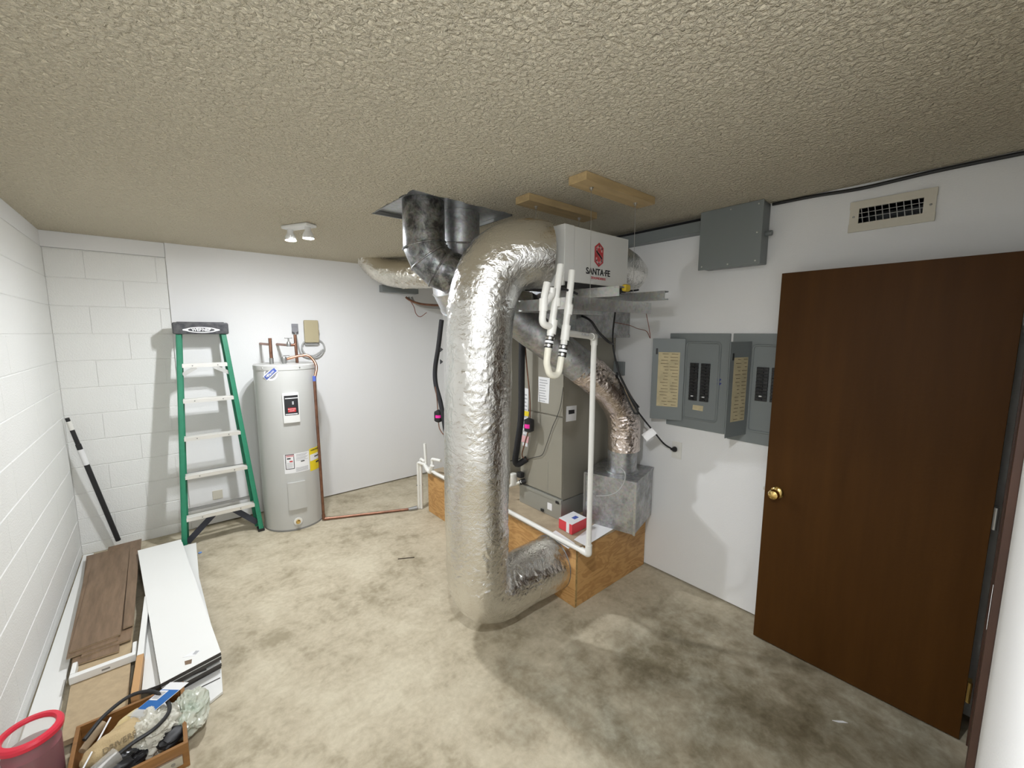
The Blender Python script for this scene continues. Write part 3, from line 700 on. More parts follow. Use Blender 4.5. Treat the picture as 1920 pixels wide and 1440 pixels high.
t = thing('dehumidifier', ((DXL+DXR)/2, (DYF+DYB)/2, DZ0), 'white box dehumidifier with a red hexagon logo hung under the ceiling', 'dehumidifier')
m = MB(); m.blohi((DXL+0.075, DYF, DZ0+0.018), (DXR, DYB, DZ1), 0.004); part('cabinet', m, A['white_metal'], t)
m = MB(); m.blohi((DXL, DYF-0.003, DZ0+0.018), (DXL+0.073, DYB+0.003, DZ1+0.002), 0.004); part('end_panel', m, A['white_metal'], t)
m = MB(); m.blohi((DXL+0.003, DYF+0.004, DZ0-0.008), (DXR-0.004, DYB-0.004, DZ0+0.02), 0.003); part('base_pan', m, A['print_black'], t)
m = MB(); m.blohi((DXL-0.012, DYF-0.01, DZ0-0.004), (DXL+0.0, DYB+0.02, DZ0+0.055), 0.003); cp = part('control_strip', m, A['white_metal'], t)
xd, zd = (1, 0, 0), (0, 0, 1)
lc = PY(1123, 478, DYF); lx, lz = float(lc[0]), float(lc[2]); hw, hh = 0.037, 0.064
def hexa(s, y, hole=None):
    return [(lx+s*hw*a, y, lz+s*b) for a, b in ((0, hh), (1, hh*0.62), (1, -hh*0.62), (0, -hh), (-1, -hh*0.62), (-1, hh*0.62))]
m = MB(); m.poly(hexa(1.0, DYF-0.0002), 0.001, (0, -1, 0)); lg = part('logo', m, A['logo_red'], t, 'red hexagon emblem')
yy = DYF-0.0014
def seg2(pts, wd):
    mb = MB()
    for i in range(len(pts)-1):
        a = Vector((lx+pts[i][0]*hw, yy, lz+pts[i][1]*hh)); b = Vector((lx+pts[i+1][0]*hw, yy, lz+pts[i+1][1]*hh)); d = (b-a).normalized()
        mb.bar(a-d*wd*0.35, b+d*wd*0.35, wd, 0.0004, up=(0, 1, 0))
    return mb
part('emblem_line', seg2([(0.58, 0.30), (0.58, 0.50), (0.0, 0.72), (-0.58, 0.50), (-0.58, 0.26), (0.50, -0.20)], 0.0115), A['print_pink'], lg)
part('emblem_line', seg2([(-0.58, -0.30), (-0.58, -0.50), (0.0, -0.72), (0.58, -0.50), (0.58, -0.26), (-0.50, 0.20)], 0.0115), A['print_pink'], lg)
tc_ = PY(1122, 511, DYF-0.001); part('lettering', text_mb('SANTA\u00b7FE', 0.046, tc_, xd, zd, bold=0.0012, squash=1.02), A['print_black'], t)
tc_ = PY(1122, 522.5, DYF-0.001); part('lettering', text_mb('DEHUMIDIFIERS', 0.018, tc_, xd, zd), A['print_red'], t)
m = MB(); q = PX(1008, 534, DXL-0.0125); m.lathe([(0.011, 0), (0.011, 0.001)], q, 16, axis=(-1, 0, 0)); part('small_logo', m, A['logo_red'], cp)
m = MB(); q = PX(990, 536, DXL-0.0125); m.lathe([(0.014, 0), (0.012, 0.012), (0, 0.012)], q, 16, axis=(-1, 0, 0)); part('dial', m, A['black_rubber'], cp)
# outlet side flexible duct
t = thing('flex_duct', (2.8, -2.87, 2.1), 'silver foil flexible duct between the dehumidifier and the right wall', 'duct')
m = crumple_tube([(2.713, -2.86, 2.13), (2.80, -2.86, 2.125), (2.89, -2.87, 2.11), (2.98, -2.90, 2.08)], lambda q: 0.135-0.05*q**3, 70, 0.012, step=0.010, seed=8.2); part('foil_jacket', m, A['foil'], t)
# lumber blocks and hanger wires
WIRE_LABELS = {(0, True): 'thin steel hanger wire crossing the white dehumidifier face beside the red emblem', (0, False): 'thin steel hanger wire by the wall end of the dehumidifier face', (1, True): 'thin steel hanger wire behind the dehumidifier near the large silver duct', (1, False): 'thin steel hanger wire behind the wall end of the dehumidifier'}
for k, (x0, x1, y0, y1, lab) in enumerate(((2.095, 2.655, -3.195, -3.088, 'pale lumber block on the ceiling in front of the dehumidifier'), (2.098, 2.650, -2.815, -2.708, 'pale lumber block on the ceiling behind the dehumidifier top'))):
    t = thing('lumber_block', ((x0+x1)/2, (y0+y1)/2, H-0.038), lab, 'lumber')
    m = MB(); m.blohi((x0, y0, H-0.038), (x1, y1, H-0.0005), 0.002); part('board', m, A['lumber'], t)
    for bx in (x0+0.10, x1-0.10):
        m = MB(); m.lathe([(0.010, 0), (0.010, 0.004), (0.0065, 0.004), (0.0065, 0.013), (0, 0.013)], (bx, (y0+y1)/2, H-0.038), 10, axis=(0, 0, -1)); part('bolt', m, A['steel'], t)
        wy = (y0+y1)/2
        yb = -3.142 if k == 0 else -2.718
        m = MB(); m.tube([(bx, wy, H-0.050), (bx+0.01, yb, zl+0.0)], 0.0013, 6)
        solo('hanger_wire', m, A['steel'], WIRE_LABELS[(k, bx < 2.4)], 'wire', 'hanger wires of the strut frame')

# ------------------------------------------------------------------ white plastic drain with trap
yp = -3.175
def T(x, y): return Vector(PY(x, y, yp))
t = thing('drain_trap', T(1042, 703), 'white plastic drain pipes with a flexible U trap hanging beside the dehumidifier', 'pipe')
pr = 0.0155
a_top = T(1051, 497); a_bot = T(1030, 640); b_top = T(1073, 507); b_bot = T(1056, 655)
def fit(a, b, r, mt='white_plastic', nm='coupling'):
    m = MB(); m.tube([a, b], r, 18); part(nm, m, A[mt], t)
m = MB(); m.tube([T(1051.5, 496), a_bot], pr, 18); part('pipe', m, A['white_plastic'], t)
m = MB(); m.tube([b_top, b_bot], pr, 18); part('pipe', m, A['white_plastic'], t)
fit(T(1044, 560), T(1042.5, 575), pr*1.25); fit(T(1037.5, 600), T(1033.5, 626), pr*1.3, nm='tee')
fit(T(1067, 572), T(1064.5, 590), pr*1.25); fit(T(1062, 610), T(1058.5, 638), pr*1.3, nm='tee')
m = MB(); m.tube(fillet([T(1035, 613), T(1016, 608), T(1021, 553), T(1026, 530)], 0.03), pr, 18); part('bypass_pipe', m, A['white_plastic'], t)
m = MB(); m.tube(fillet([T(1018, 572), T(1034, 552), T(1035, 540)], 0.012), pr*1.12, 16); part('offset_elbow', m, A['white_plastic'], t)
fit(T(1018.5, 583), T(1019.5, 560), pr*1.25)
# rubber couplings with clamps
for (p0, p1) in ((T(1031.5, 631), T(1028.0, 652)), (T(1057.0, 647), T(1053.5, 669))):
    m = MB(); m.tube([p0, p1], pr*1.22, 18); rc = part('rubber_coupling', m, A['black_rubber'], t)
    for f in (0.18, 0.5, 0.82):
        c0 = p0.lerp(p1, f-0.10); c1 = p0.lerp(p1, f+0.10); m = MB(); m.tube([c0, c1], pr*1.28, 18); part('clamp', m, A['steel'] if f != 0.5 else A['paper'], rc)
m = MB(); m.tube(fillet([T(1028, 652), T(1025, 680), T(1030, 704), T(1047, 704), T(1053, 668)], 0.045, 8), pr, 18); part('u_bend', m, A['flex_pvc'], t)
vx, vy = 2.42, -3.0
elb = Vector((vx, vy, 1.702)); tee = T(1061, 624)
m = MB(); m.tube(fillet([tee, elb, Vector((vx, vy, 1.0))], 0.02), pr, 18); part('branch_pipe', m, A['white_plastic'], t)
m = MB(); m.tube([elb+(tee-elb)*0.12, elb, elb-Vector((0, 0, 0.045))], pr*1.25, 16); part('elbow', m, A['white_plastic'], t)
m = MB(); m.tube([Vector((vx, vy, 1.001)), Vector((vx, vy, 0.43))], pr, 18); part('down_pipe', m, A['white_plastic'], t)
m = MB(); m.tube(fillet([Vector((vx, vy, 0.49)), Vector((vx, vy, 0.432)), Vector((vx+0.003, vy+0.055, 0.432))], 0.012), pr*1.3, 18); part('elbow', m, A['white_plastic'], t)
m = MB(); m.tube([Vector((vx, vy+0.03, 0.432)), Vector((2.437, -2.2, 0.432)), Vector((2.44, -1.2, 0.432)), Vector((2.44, -0.985, 0.45))], pr, 16); part('floor_run_pipe', m, A['white_plastic'], t)
ps = T(1076, 612) ; 
m = text_mb('PVC-1120 SCH 40', 0.014, tee.lerp(elb, 0.5)+Vector((0.006, -pr*1.02-0.004, 0.002)), (elb-tee).normalized(), (0, 0, 1), squash=1.05); part('stamp', m, A['print_grey'], t)
# zip tie across
m = MB(); m.tube(catmull([T(1032, 546), T(1050, 541), T(1073, 547), T(1082, 551)], 0.01), 0.006, 8); part('strap', m, A['black_rubber'], t)

# near air handler refrigerant lines
t = thing('refrigerant_line', PX(970, 865, 2.60), 'black insulated refrigerant line with pink filter in front of the near air handler', 'pipe')
lp = catmull([PX(979, 630, 2.58), PX(978, 700, 2.58), PX(977, 780, 2.58), PX(970, 835, 2.58), PX(966, 863, 2.59), PX(972, 870, 2.61), PX(988, 860, 2.655)], 0.012)
m = MB(); m.tube(lp, 0.0235, 16); part('insulated_line', m, A['black_foam'], t)
m = MB(); m.tube(catmull([PX(984, 640, 2.60), PX(988, 690, 2.60), PX(993, 740, 2.60), PX(994, 783, 2.60)], 0.015), 0.0048, 8); part('liquid_line', m, A['copper_old'], t)
m = MB(); m.tube(catmull([PX(990, 810, 2.60), PX(983, 835, 2.60), PX(979, 855, 2.62), PX(990, 862, 2.655)], 0.01), 0.0048, 8); part('liquid_line', m, A['copper_old'], t)
fc = PX(992, 797, 2.60)
m = MB(); m.lathe([(0.008, -0.055), (0.026, -0.047), (0.036, -0.040), (0.037, 0.030), (0.036, 0.040), (0.02, 0.047), (0.008, 0.055)], fc, 24); fl = part('filter_drier', m, A['black_rubber'], t)
def cyl_patch(c, r, a0, a1, z0, z1, n=10, th=0.0008):
    mb = MB(); vs = []
    for rr in (r, r+th):
        for k in range(n+1):
            a = a0+(a1-a0)*k/n
            for z in (z0, z1): vs.append((c[0]+rr*math.cos(a), c[1]+rr*math.sin(a), z))
    fs = []; N = 2*(n+1)
    for k in range(n):
        i = 2*k; fs += [(i, i+2, i+3, i+1), (N+i, N+i+1, N+i+3, N+i+2), (i, N+i, N+i+2, i+2), (i+1, i+3, N+i+3, N+i+1)]
    fs += [(0, 1, N+1, N), (2*n, N+2*n, N+2*n+1, 2*n+1)]
    mb.add(vs, fs); return mb
ca = math.atan2(CAM[1]-fc[1], CAM[0]-fc[0])
part('pink_label', cyl_patch(fc, 0.037, ca-1.0, ca+0.1, fc[2]-0.018, fc[2]+0.012), A['pink_label'], fl, 'bright pink label')
wp = catmull([PX(1056, 726, 2.65), PX(1051, 760, 2.65), PX(1044, 782, 2.65), PX(1036, 800, 2.65), PX(1024, 835, 2.65), PX(1016, 853, 2.65), PX(1000, 858, 2.65), PX(988, 862, 2.65)], 0.01)
solo('control_wire', MB().tube(wp, 0.0022, 6), A['print_black'], 'thin black thermostat wire wandering down the near air handler door', 'wire')
t = thing('drain_stub', PX(972, 912, 2.60), 'short white drain stub with black fitting at the foot of the near air handler', 'pipe')
m = MB(); m.tube([PX(951, 913, 2.60), PX(978, 903, 2.62)], 0.012, 14); part('pipe', m, A['white_plastic'], t)
m = MB(); m.tube([PX(974, 905, 2.615), PX(985, 901, 2.655)], 0.020, 14); part('nut', m, A['black_rubber'], t)
m = MB(); m.bbox(PX(976, 890, 2.63), (0.045, 0.05, 0.045), 0.01); part('float_switch', m, A['black_rubber'], t)
m = MB(); m.lathe([(0.026, -0.045), (0.026, 0.035), (0.022, 0.04), (0, 0.04)], PX(963, 897, 2.60), 18); part('cap', m, A['white_plastic'], t)

# far unit's refrigerant line at the left of the silver duct
t = thing('refrigerant_line', PX(822, 790, 2.55), 'black insulated line and pink labelled filter left of the silver duct', 'pipe')
m = MB(); m.tube(catmull([PX(828, 600, 2.52), PX(822, 650, 2.52), PX(816, 690, 2.52), PX(817, 720, 2.52), PX(826, 755, 2.52), PX(834, 800, 2.53), PX(840, 850, 2.55)], 0.015), 0.021, 14); il = part('insulated_line', m, A['black_foam'], t)
for (a, b) in ((655, 0), (678, 1)):
    q = Vector(PX(827, a, 2.51)); m = MB(); m.add([q+Vector((0, 0.02, 0.02)), q+Vector((0, -0.03, 0.0)), q+Vector((0, 0.02, -0.025)), q+Vector((0.004, 0.02, 0.02)), q+Vector((0.004, -0.03, 0.0)), q+Vector((0.004, 0.02, -0.025))], [(0, 1, 2), (5, 4, 3), (0, 3, 4, 1), (1, 4, 5, 2), (2, 5, 3, 0)]); part('tape_flap', m, A['black_rubber'], il)
m = MB(); m.tube(catmull([PX(816, 725, 2.50), PX(819, 745, 2.50), PX(821, 770, 2.50)], 0.015), 0.0048, 8); part('liquid_line', m, A['copper_old'], t)
m = MB(); m.tube(catmull([PX(822, 790, 2.50), PX(824, 803, 2.50), PX(830, 813, 2.50), PX(838, 820, 2.51)], 0.01), 0.0048, 8); part('liquid_line', m, A['copper_old'], t)
fc = PX(822, 780, 2.50); m = MB(); m.lathe([(0.008, -0.060), (0.030, -0.05), (0.039, -0.040), (0.039, 0.032), (0.036, 0.042), (0.02, 0.05), (0.008, 0.06)], fc, 24); fl = part('filter_drier', m, A['black_rubber'], t)
ca = math.atan2(CAM[1]-fc[1], CAM[0]-fc[0]); part('pink_label', cyl_patch(fc, 0.039, ca-0.75, ca+0.55, fc[2]-0.012, fc[2]+0.014), A['pink_label'], fl, 'bright pink label')

# white drain pipes at the far end of the platform
t = thing('drain_pipes', (2.42, -0.90, 0), 'pair of thin white drain pipes at the far end of the plywood platform', 'pipe')
r = 0.0135
for (x0, x1, off) in ((786, 781, 0.0), (791, 788.5, 0.03)):
    b = Vector(PZ(x0, 953, 0.005)); top = Vector((b.x, b.y, PX(x1, 866 if off == 0 else 860, b.x)[2]))
    m = MB(); m.tube(fillet([b, top, Vector((2.435, -1.02+off, top.z+0.005-off*0.5))], 0.02), r, 14); part('pipe', m, A['white_plastic'], t)
m = MB(); m.tube([Vector((2.44, -1.005, 0.47)), Vector((2.44, -1.00, 0.47)) + Vector((0, 0.012, 0.205))], r, 14); part('vent_pipe', m, A['white_plastic'], t)
m = MB(); m.tube(fillet([Vector((2.43, -1.0, 0.47)), Vector((2.42, -1.07, 0.44)), Vector((2.43, -1.10, 0.42)), Vector((2.43, -1.14, 0.50))], 0.03), 0.019, 14); part('trap', m, A['white_plastic'], t)
m = MB(); m.tube(fillet([Vector((2.44, -1.13, 0.47)), Vector((2.44, -1.12, 0.555)), Vector((2.46, -1.25, 0.565))], 0.02), r, 14); part('return_pipe', m, A['white_plastic'], t)
m = MB(); q = PZ(788, 906, 0.0); b0 = Vector(PZ(786, 953, 0.0)); m.bbox((b0.x+0.012, b0.y-0.004, 0.24), (0.06, 0.045, 0.005), 0.002, rz=-0.6); part('tie', m, A['black_rubber'], t)

# things on the platform
t = thing('screw_carton', (2.635, -2.685, PZT), 'small red and white carton on the plywood platform', 'box')
fr = [PZ(1045, 1001-12, PZT), PZ(1072, 1004, PZT), PZ(1101, 989, PZT)]
e1 = Vector(fr[0])-Vector(fr[1]); e2 = Vector(fr[2])-Vector(fr[1]); ch = 0.068
def quadbox(o, a, b, h, mb=None, inset=0.0):
    mb = mb or MB(); o = Vector(o); z = Vector((0, 0, h))
    mb.add([o, o+a, o+a+b, o+b, o+z, o+a+z, o+a+b+z, o+b+z], [(0, 3, 2, 1), (4, 5, 6, 7), (0, 1, 5, 4), (1, 2, 6, 5), (2, 3, 7, 6), (3, 0, 4, 7)]); return mb
o0 = Vector(fr[1])+Vector((0, 0, 0.004)); e1 = e1.normalized()*0.125; e2 = e2.normalized()*0.155
part('carton', quadbox(o0, e1, e2, ch), A['red_card'], t, smooth=0)
part('lid', quadbox(o0+Vector((0, 0, ch)), e1, e2, 0.002), A['paper'], t, smooth=0)
nn = e1.cross(Vector((0, 0, 1))).normalized()
sgn = -1 if nn.dot(Vector((CAM[0]-o0.x, CAM[1]-o0.y, 0))) < 0 else 1
m = MB(); m.poly([o0+e1*0.2, o0+e1*0.42, o0+e1*0.42+Vector((0, 0, ch)), o0+e1*0.2+Vector((0, 0, ch))], 0.0008, nn*sgn); part('stripe', m, A['paper'], t)
m = MB(); m.poly([o0+e1*0.3+e2*0.45+Vector((0, 0, ch+0.0022)), o0+e1*0.3+e2*0.75+Vector((0, 0, ch+0.0022)), o0+e1*0.55+e2*0.75+Vector((0, 0, ch+0.0022)), o0+e1*0.55+e2*0.45+Vector((0, 0, ch+0.0022))], 0.0004, (0, 0, 1)); part('print', m, A['blue_label'], t)
zt = PZT+0.001
m = MB(); m.poly([PZ(1027, 1003, zt), PZ(1066, 1029, zt), PZ(1078, 1019, zt), PZ(1042, 995, zt)], 0.0015, (0, 0, 1)); solo('paper_sheet', m, A['paper'], 'white paper sheet hanging at the platform edge beside the drain pipe', 'paper')
m = MB(); m.poly([PZ(1076, 1012, zt+0.002), PZ(1098, 1024, zt+0.002), PZ(1150, 992, zt+0.002), PZ(1118, 980, zt+0.002)], 0.0015, (0, 0, 1)); sh = solo('paper_sheet', m, A['paper'], 'printed white manual sheet on the platform by the galvanized return box', 'paper')

# ------------------------------------------------------------------ water heater
HCX, HCY, HR, HZT = 1.420, -0.372, 0.2440, 1.452
t = thing('water_heater', (HCX, HCY, 0), 'tall light grey cylindrical electric water heater by the back wall', 'water heater')
m = MB(); m.lathe([(HR-0.006, 0.003), (HR, 0.012), (HR, HZT-0.035)], (HCX, HCY, 0), 72, caps=True); part('tank', m, A['heater'], t)
m = MB(); m.lathe([(HR+0.003, HZT-0.042), (HR+0.003, HZT-0.006), (HR-0.004, HZT), (HR-0.03, HZT-0.004), (0.0, HZT+0.004)], (HCX, HCY, 0), 72, caps=False); part('top_cap', m, A['heater'], t)
m = MB(); m.lathe([(HR+0.002, 0.002), (HR+0.002, 0.016), (HR-0.01, 0.017)], (HCX, HCY, 0), 72, caps=False); part('base_ring', m, A['heater_dark'], t)
def cyl_hit(x, y):
    d = ray(x, y); ox, oy = CAM[0]-HCX, CAM[1]-HCY
    a = d[0]**2+d[1]**2; b = 2*(ox*d[0]+oy*d[1]); c = ox*ox+oy*oy-HR*HR
    s = (-b-math.sqrt(max(0, b*b-4*a*c)))/(2*a); q = CAM+d*s
    return math.atan2(q[1]-HCY, q[0]-HCX), float(q[2])
def hpatch(x0, y0, x1, y1, lift=0.0, th=0.0008, n=12):
    ym = (y0+y1)/2; a0, _ = cyl_hit(x0, ym); a1, _ = cyl_hit(x1, ym); _, z1 = cyl_hit((x0+x1)/2, y0); _, z0 = cyl_hit((x0+x1)/2, y1)
    return cyl_patch((HCX, HCY, 0), HR+lift, a0, a1, z0, z1, n, th)
part_c = part('thermostat_cover', hpatch(531, 737, 560, 792, 0.0, 0.016), A['white_metal'], t)
part('cover_label', hpatch(533.5, 741, 558, 778, 0.0162, 0.0006), A['print_black'], part_c)
pl = part('red_badge', hpatch(540, 764, 554, 772, 0.0170, 0.0006), A['print_red'], part_c)
m = hpatch(534.5, 745.5, 557, 747, 0.0170, 0.0005)
part('white_line', m, A['paper'], part_c); part('white_line', hpatch(536, 775, 557, 776.6, 0.0170, 0.0005), A['paper'], part_c)
part('white_mark', hpatch(547, 752, 550, 758, 0.0170, 0.0005), A['print_grey'], part_c)
lc_ = part('lower_cover', hpatch(541, 903, 573, 954, 0.0, 0.016), A['heater'], t, smooth=0.3)
wl_ = part('warning_label', hpatch(533, 850, 580, 886, 0.0), A['paper'], t, 'white printed warning label')
part('warning_frame', hpatch(535, 852, 552, 880, 0.0010, 0.0004), A['print_black'], wl_); part('warning_field', hpatch(536.3, 853.3, 550.7, 878.7, 0.0015, 0.0004), A['paper'], wl_); part('warning_bar', hpatch(536.3, 853.3, 550.7, 857, 0.0020, 0.0004), A['print_pink'], wl_)
part('pictogram', hpatch(538, 859, 545, 861.5, 0.0020, 0.0004), A['print_black'], wl_); part('pictogram', hpatch(543, 864, 549, 866.5, 0.0020, 0.0004), A['print_red'], wl_)
m = MB()
for k in range(6): mm = hpatch(538, 868+1.7*k, 549, 868.7+1.7*k, 0.0020, 0.0003, 6); m.add(mm.v, mm.f)
for k in range(7): mm = hpatch(555, 850+(1.9*k), 577-(k % 3)*2, 850.8+1.9*k, 0.0010, 0.0003, 6); m.add(mm.v, mm.f)
for k in range(4): mm = hpatch(555, 875+2*k, 578, 876+2*k, 0.0010, 0.0003, 6); m.add(mm.v, mm.f)
part('fine_print', m, A['print_grey'], wl_); part('mark', hpatch(564, 863, 571, 865, 0.0010, 0.0004), A['print_black'], wl_)
en = part('energy_label', hpatch(580.5, 838, 602, 880, 0.0), A['yellow'], t, 'yellow energy guide label')
part('white_band', hpatch(581, 849, 602, 861, 0.0010, 0.0004), A['paper'], en); part('mark', hpatch(592, 863, 597, 866, 0.0010, 0.0004), A['print_black'], en); part('mark', hpatch(589, 853, 596, 855, 0.0016, 0.0004), A['print_black'], en)
def htext(body, x, y, size, mt, par, lift, squash=1.0, bold=0.0):
    aa, zz = cyl_hit(x, y); n = Vector((math.cos(aa), math.sin(aa), 0)); tg = Vector((-math.sin(aa), math.cos(aa), 0))
    mb = text_mb(body, size, (0, 0, 0), (1, 0, 0), (0, 1, 0), depth=0.0004, squash=squash, bold=bold); out = []
    for (u, v, w_) in mb.v:
        q = aa+u/HR; out.append((HCX+(HR+lift+w_)*math.cos(q), HCY+(HR+lift+w_)*math.sin(q), zz+v))
    mb.v = out; part('lettering', mb, A[mt], par)
htext('ENERGYGUIDE', 590.5, 842, 0.016, 'print_black', en, 0.0012, 1.0, 0.0004)
htext('BRADFORD', 547, 766.5, 0.011, 'paper', pl, 0.0180); htext('WHITE', 547, 769.8, 0.011, 'paper', pl, 0.0180)
htext('CAUTION', 543.5, 855, 0.011, 'print_black', wl_, 0.0026)
# round brand sticker
a0, z0 = cyl_hit(507, 701)
def disc_patch(da, dz, lift, th, n=24, rot=0.0, only=None):
    mb = MB(); vs = [(HCX+(HR+lift+th)*math.cos(a0), HCY+(HR+lift+th)*math.sin(a0), z0)]
    for k in range(n):
        q = 2*math.pi*k/n; aa = a0+da*math.cos(q); vs.append((HCX+(HR+lift+th)*math.cos(aa), HCY+(HR+lift+th)*math.sin(aa), z0+dz*math.sin(q)))
    mb.add(vs, [(0, k+1, (k+1) % n+1) for k in range(n)]); return mb
st = part('round_sticker', disc_patch(0.235, 0.058, 0, 0.0008), A['paper'], t, 'round white sticker with blue band')
part('sticker_disc', disc_patch(0.17, 0.042, 0.0006, 0.0008), A['grey_plastic'], st)
tx = Vector((-math.sin(a0), math.cos(a0), 0)); pc = Vector((HCX+(HR+0.0125)*math.cos(a0), HCY+(HR+0.0125)*math.sin(a0), z0)); dgl = (tx*0.76+Vector((0, 0, 0.65))).normalized(); nrm = Vector((math.cos(a0), math.sin(a0), 0)); pgl = nrm.cross(dgl)
def band(hl, hw_, off, mt):
    mb = MB(); mb.poly([pc+dgl*s*hl+pgl*q*hw_ - nrm*(0.0115-off) + nrm*(-(dgl.dot(tx)*s*hl)**2/(2*HR)) for s, q in ((-1, -1), (-0.5, -1), (0, -1), (0.5, -1), (1, -1), (1, 1), (0.5, 1), (0, 1), (-0.5, 1), (-1, 1))], 0.0005, nrm); part('sticker_band', mb, A[mt], st)
band(0.062, 0.025, 0.0022, 'paper'); band(0.058, 0.017, 0.0030, 'blue_label')
part('lettering', text_mb('Hydrojet', 0.025, pc-nrm*0.0065, dgl, pgl*(1 if pgl.z > 0 else -1), squash=0.9), A['paper'], st)
av, zv = cyl_hit(559, 977)
vc = Vector((HCX+HR*math.cos(av), HCY+HR*math.sin(av), zv)); vn = (math.cos(av), math.sin(av), 0)
m = MB(); m.lathe([(0.0, 0.001), (0.034, 0.001), (0.034, 0.006), (0.026, 0.008)], vc, 24, axis=vn); dv = part('drain_escutcheon', m, A['white_metal'], t)
m = MB(); m.lathe([(0.018, 0.004), (0.018, 0.02), (0.012, 0.024), (0.012, 0.034), (0, 0.034)], vc, 16, axis=vn); part('drain_valve', m, A['brass'], dv)
for xx in (561, 482):
    a1, z1 = cyl_hit(max(xx, 500) if xx > 500 else 492, 684); c1 = (HCX+(HR+0.003)*math.cos(a1), HCY+(HR+0.003)*math.sin(a1), HZT-0.024); m = MB(); m.lathe([(0.006, 0), (0.005, 0.003), (0, 0.004)], c1, 8, axis=(math.cos(a1), math.sin(a1), 0)); part('screw', m, A['steel'], t)

# pipes on top of the heater
c1 = Vector(PY(509, 676, -0.36)); c1.z = HZT; yq = c1.y
t = thing('hot_water_pipe', c1, 'short brown copper pipe with side stub on top of the water heater', 'pipe')
m = MB(); m.tube([(c1.x, yq, HZT-0.002), (c1.x, yq, HZT+0.05)], 0.017, 16); part('nipple', m, A['dull_steel'], t)
tz = float(PY(508, 634, yq)[2]); m = MB(); m.tube([(c1.x, yq, HZT+0.04), (c1.x, yq, tz)], 0.0135, 14); part('riser', m, A['copper_old'], t)
sz = float(PY(508, 646, yq)[2]); m = MB(); m.tube([(c1.x, yq, sz), (c1.x-0.02, -0.012, sz)], 0.011, 14); part('stub', m, A['copper_old'], t)
c2 = Vector(PY(557, 676, -0.36)); c2.z = HZT; yq = c2.y
t = thing('cold_water_pipe', c2, 'brown copper pipe with a tee-handled shutoff valve above the water heater', 'pipe')
bz = float(PY(556, 640, yq)[2]); m = MB(); m.tube([(c2.x, yq, HZT-0.002), (c2.x-0.005, yq, bz+0.06)], 0.0125, 14); part('riser', m, A['copper_old'], t)
vz = float(PY(548, 647, yq)[2]); vx_ = float(PY(540, 647, yq)[0])
m = MB(); m.tube(fillet([(c2.x, yq, vz+0.03), (c2.x-0.012, yq, vz), (vx_, yq, vz), (vx_-0.02, -0.012, vz)], 0.02), 0.0115, 12); part('branch', m, A['copper_old'], t)
hx_ = float(PY(541, 640, yq)[0]); m = MB(); m.lathe([(0.018, -0.012), (0.02, 0.01), (0.012, 0.03), (0.006, 0.035), (0.006, 0.06)], (hx_, yq, vz), 14); m.bbox((hx_, yq, vz+0.064), (0.062, 0.014, 0.010), 0.003); part('valve', m, A['dull_steel'], t)
# relief valve and copper discharge line
c3 = Vector(PY(533, 680, -0.42)); c3.z = HZT
t = thing('discharge_pipe', PZ(606, 973, 0.0), 'bright copper discharge line running from the heater top down to the floor drain', 'pipe')
m = MB(); m.lathe([(0.016, 0.0), (0.02, 0.02), (0.024, 0.045), (0.018, 0.06), (0, 0.062)], (c3.x, c3.y, HZT), 14); m.bbox((c3.x+0.02, c3.y, HZT+0.07), (0.05, 0.016, 0.006), 0.002, rz=0.3); part('relief_valve', m, A['dull_steel'], t)
zc = HZT+0.045; pr0 = Vector(PZ(607, 973, 0.016)); rad = 0.0115
pend = Vector(PZ(780, 953, 0.014))
elx, ely = pr0.x, pr0.y
ptop = Vector((elx-0.012, ely, float(PY(597, 712, ely)[2])))
pth = [Vector((c3.x+0.02, c3.y, zc-0.005)), Vector((c3.x+0.13, c3.y-0.02, zc+0.022)), Vector(PY(580, 668, -0.46)), Vector(PY(593, 686, -0.52)), ptop]
m = MB(); m.tube(catmull(pth, 0.01), rad, 14); part('bent_pipe', m, A['copper'], t)
m = MB(); m.tube([ptop, Vector((elx, ely, 0.04))], rad*1.05, 14); part('drop_pipe', m, A['copper_old'], t)
m = MB(); m.tube([ptop+Vector((0, 0, 0.035)), ptop+Vector((0, 0, -0.01))], rad*1.2, 14); part('price_sticker', m, A['blue_label'], t)
m = MB(); m.tube(fillet([Vector((elx, ely, 0.06)), Vector((elx, ely, 0.016)), Vector((elx+0.05, ely-0.02, 0.016))], 0.012), rad*1.3, 14); part('elbow', m, A['copper_old'], t)
m = MB(); m.tube([Vector((elx, ely, 0.015)), pend], rad*1.05, 14); part('floor_pipe', m, A['copper_old'], t)
m = MB(); m.tube([pend-Vector((0.07, -0.02, 0.0)), pend+Vector((0.01, 0, 0))], [0.016, 0.024], 12); part('end_wrap', m, A['dull_steel'], t)

# receptacle, plug and cable, timer box
g0 = PY(546, 607, -0.012); g1 = PY(557, 626, -0.012)
t = thing('wall_receptacle', ((g0[0]+g1[0])/2, -0.02, g1[2]), 'grey wall receptacle with a grey plug above the heater valve', 'outlet')
m = MB(); m.blohi((g0[0], -0.022, g1[2]), (g1[0]+0.012, -0.012, g0[2]), 0.003); part('plate', m, A['grey_plastic'], t)
pc_ = PY(553, 618, -0.05); m = MB(); m.lathe([(0.026, -0.02), (0.028, 0.0), (0.022, 0.022), (0.012, 0.03)], (pc_[0], -0.05, pc_[2]), 18, axis=(0.2, 1, 0.2)); part('plug', m, A['grey_plastic'], t)
ln = [PY(554, 624, -0.06), PY(556, 634, -0.05), PY(560, 652, -0.03), PY(566, 665, -0.03), PY(580, 671, -0.03), PY(598, 669, -0.03), PY(608, 655, -0.03), PY(604, 642, -0.03), PY(590, 636, -0.035), PY(572, 640, -0.04), PY(566, 652, -0.04), PY(574, 665, -0.04), PY(590, 666, -0.05), PY(606, 655, -0.05)]
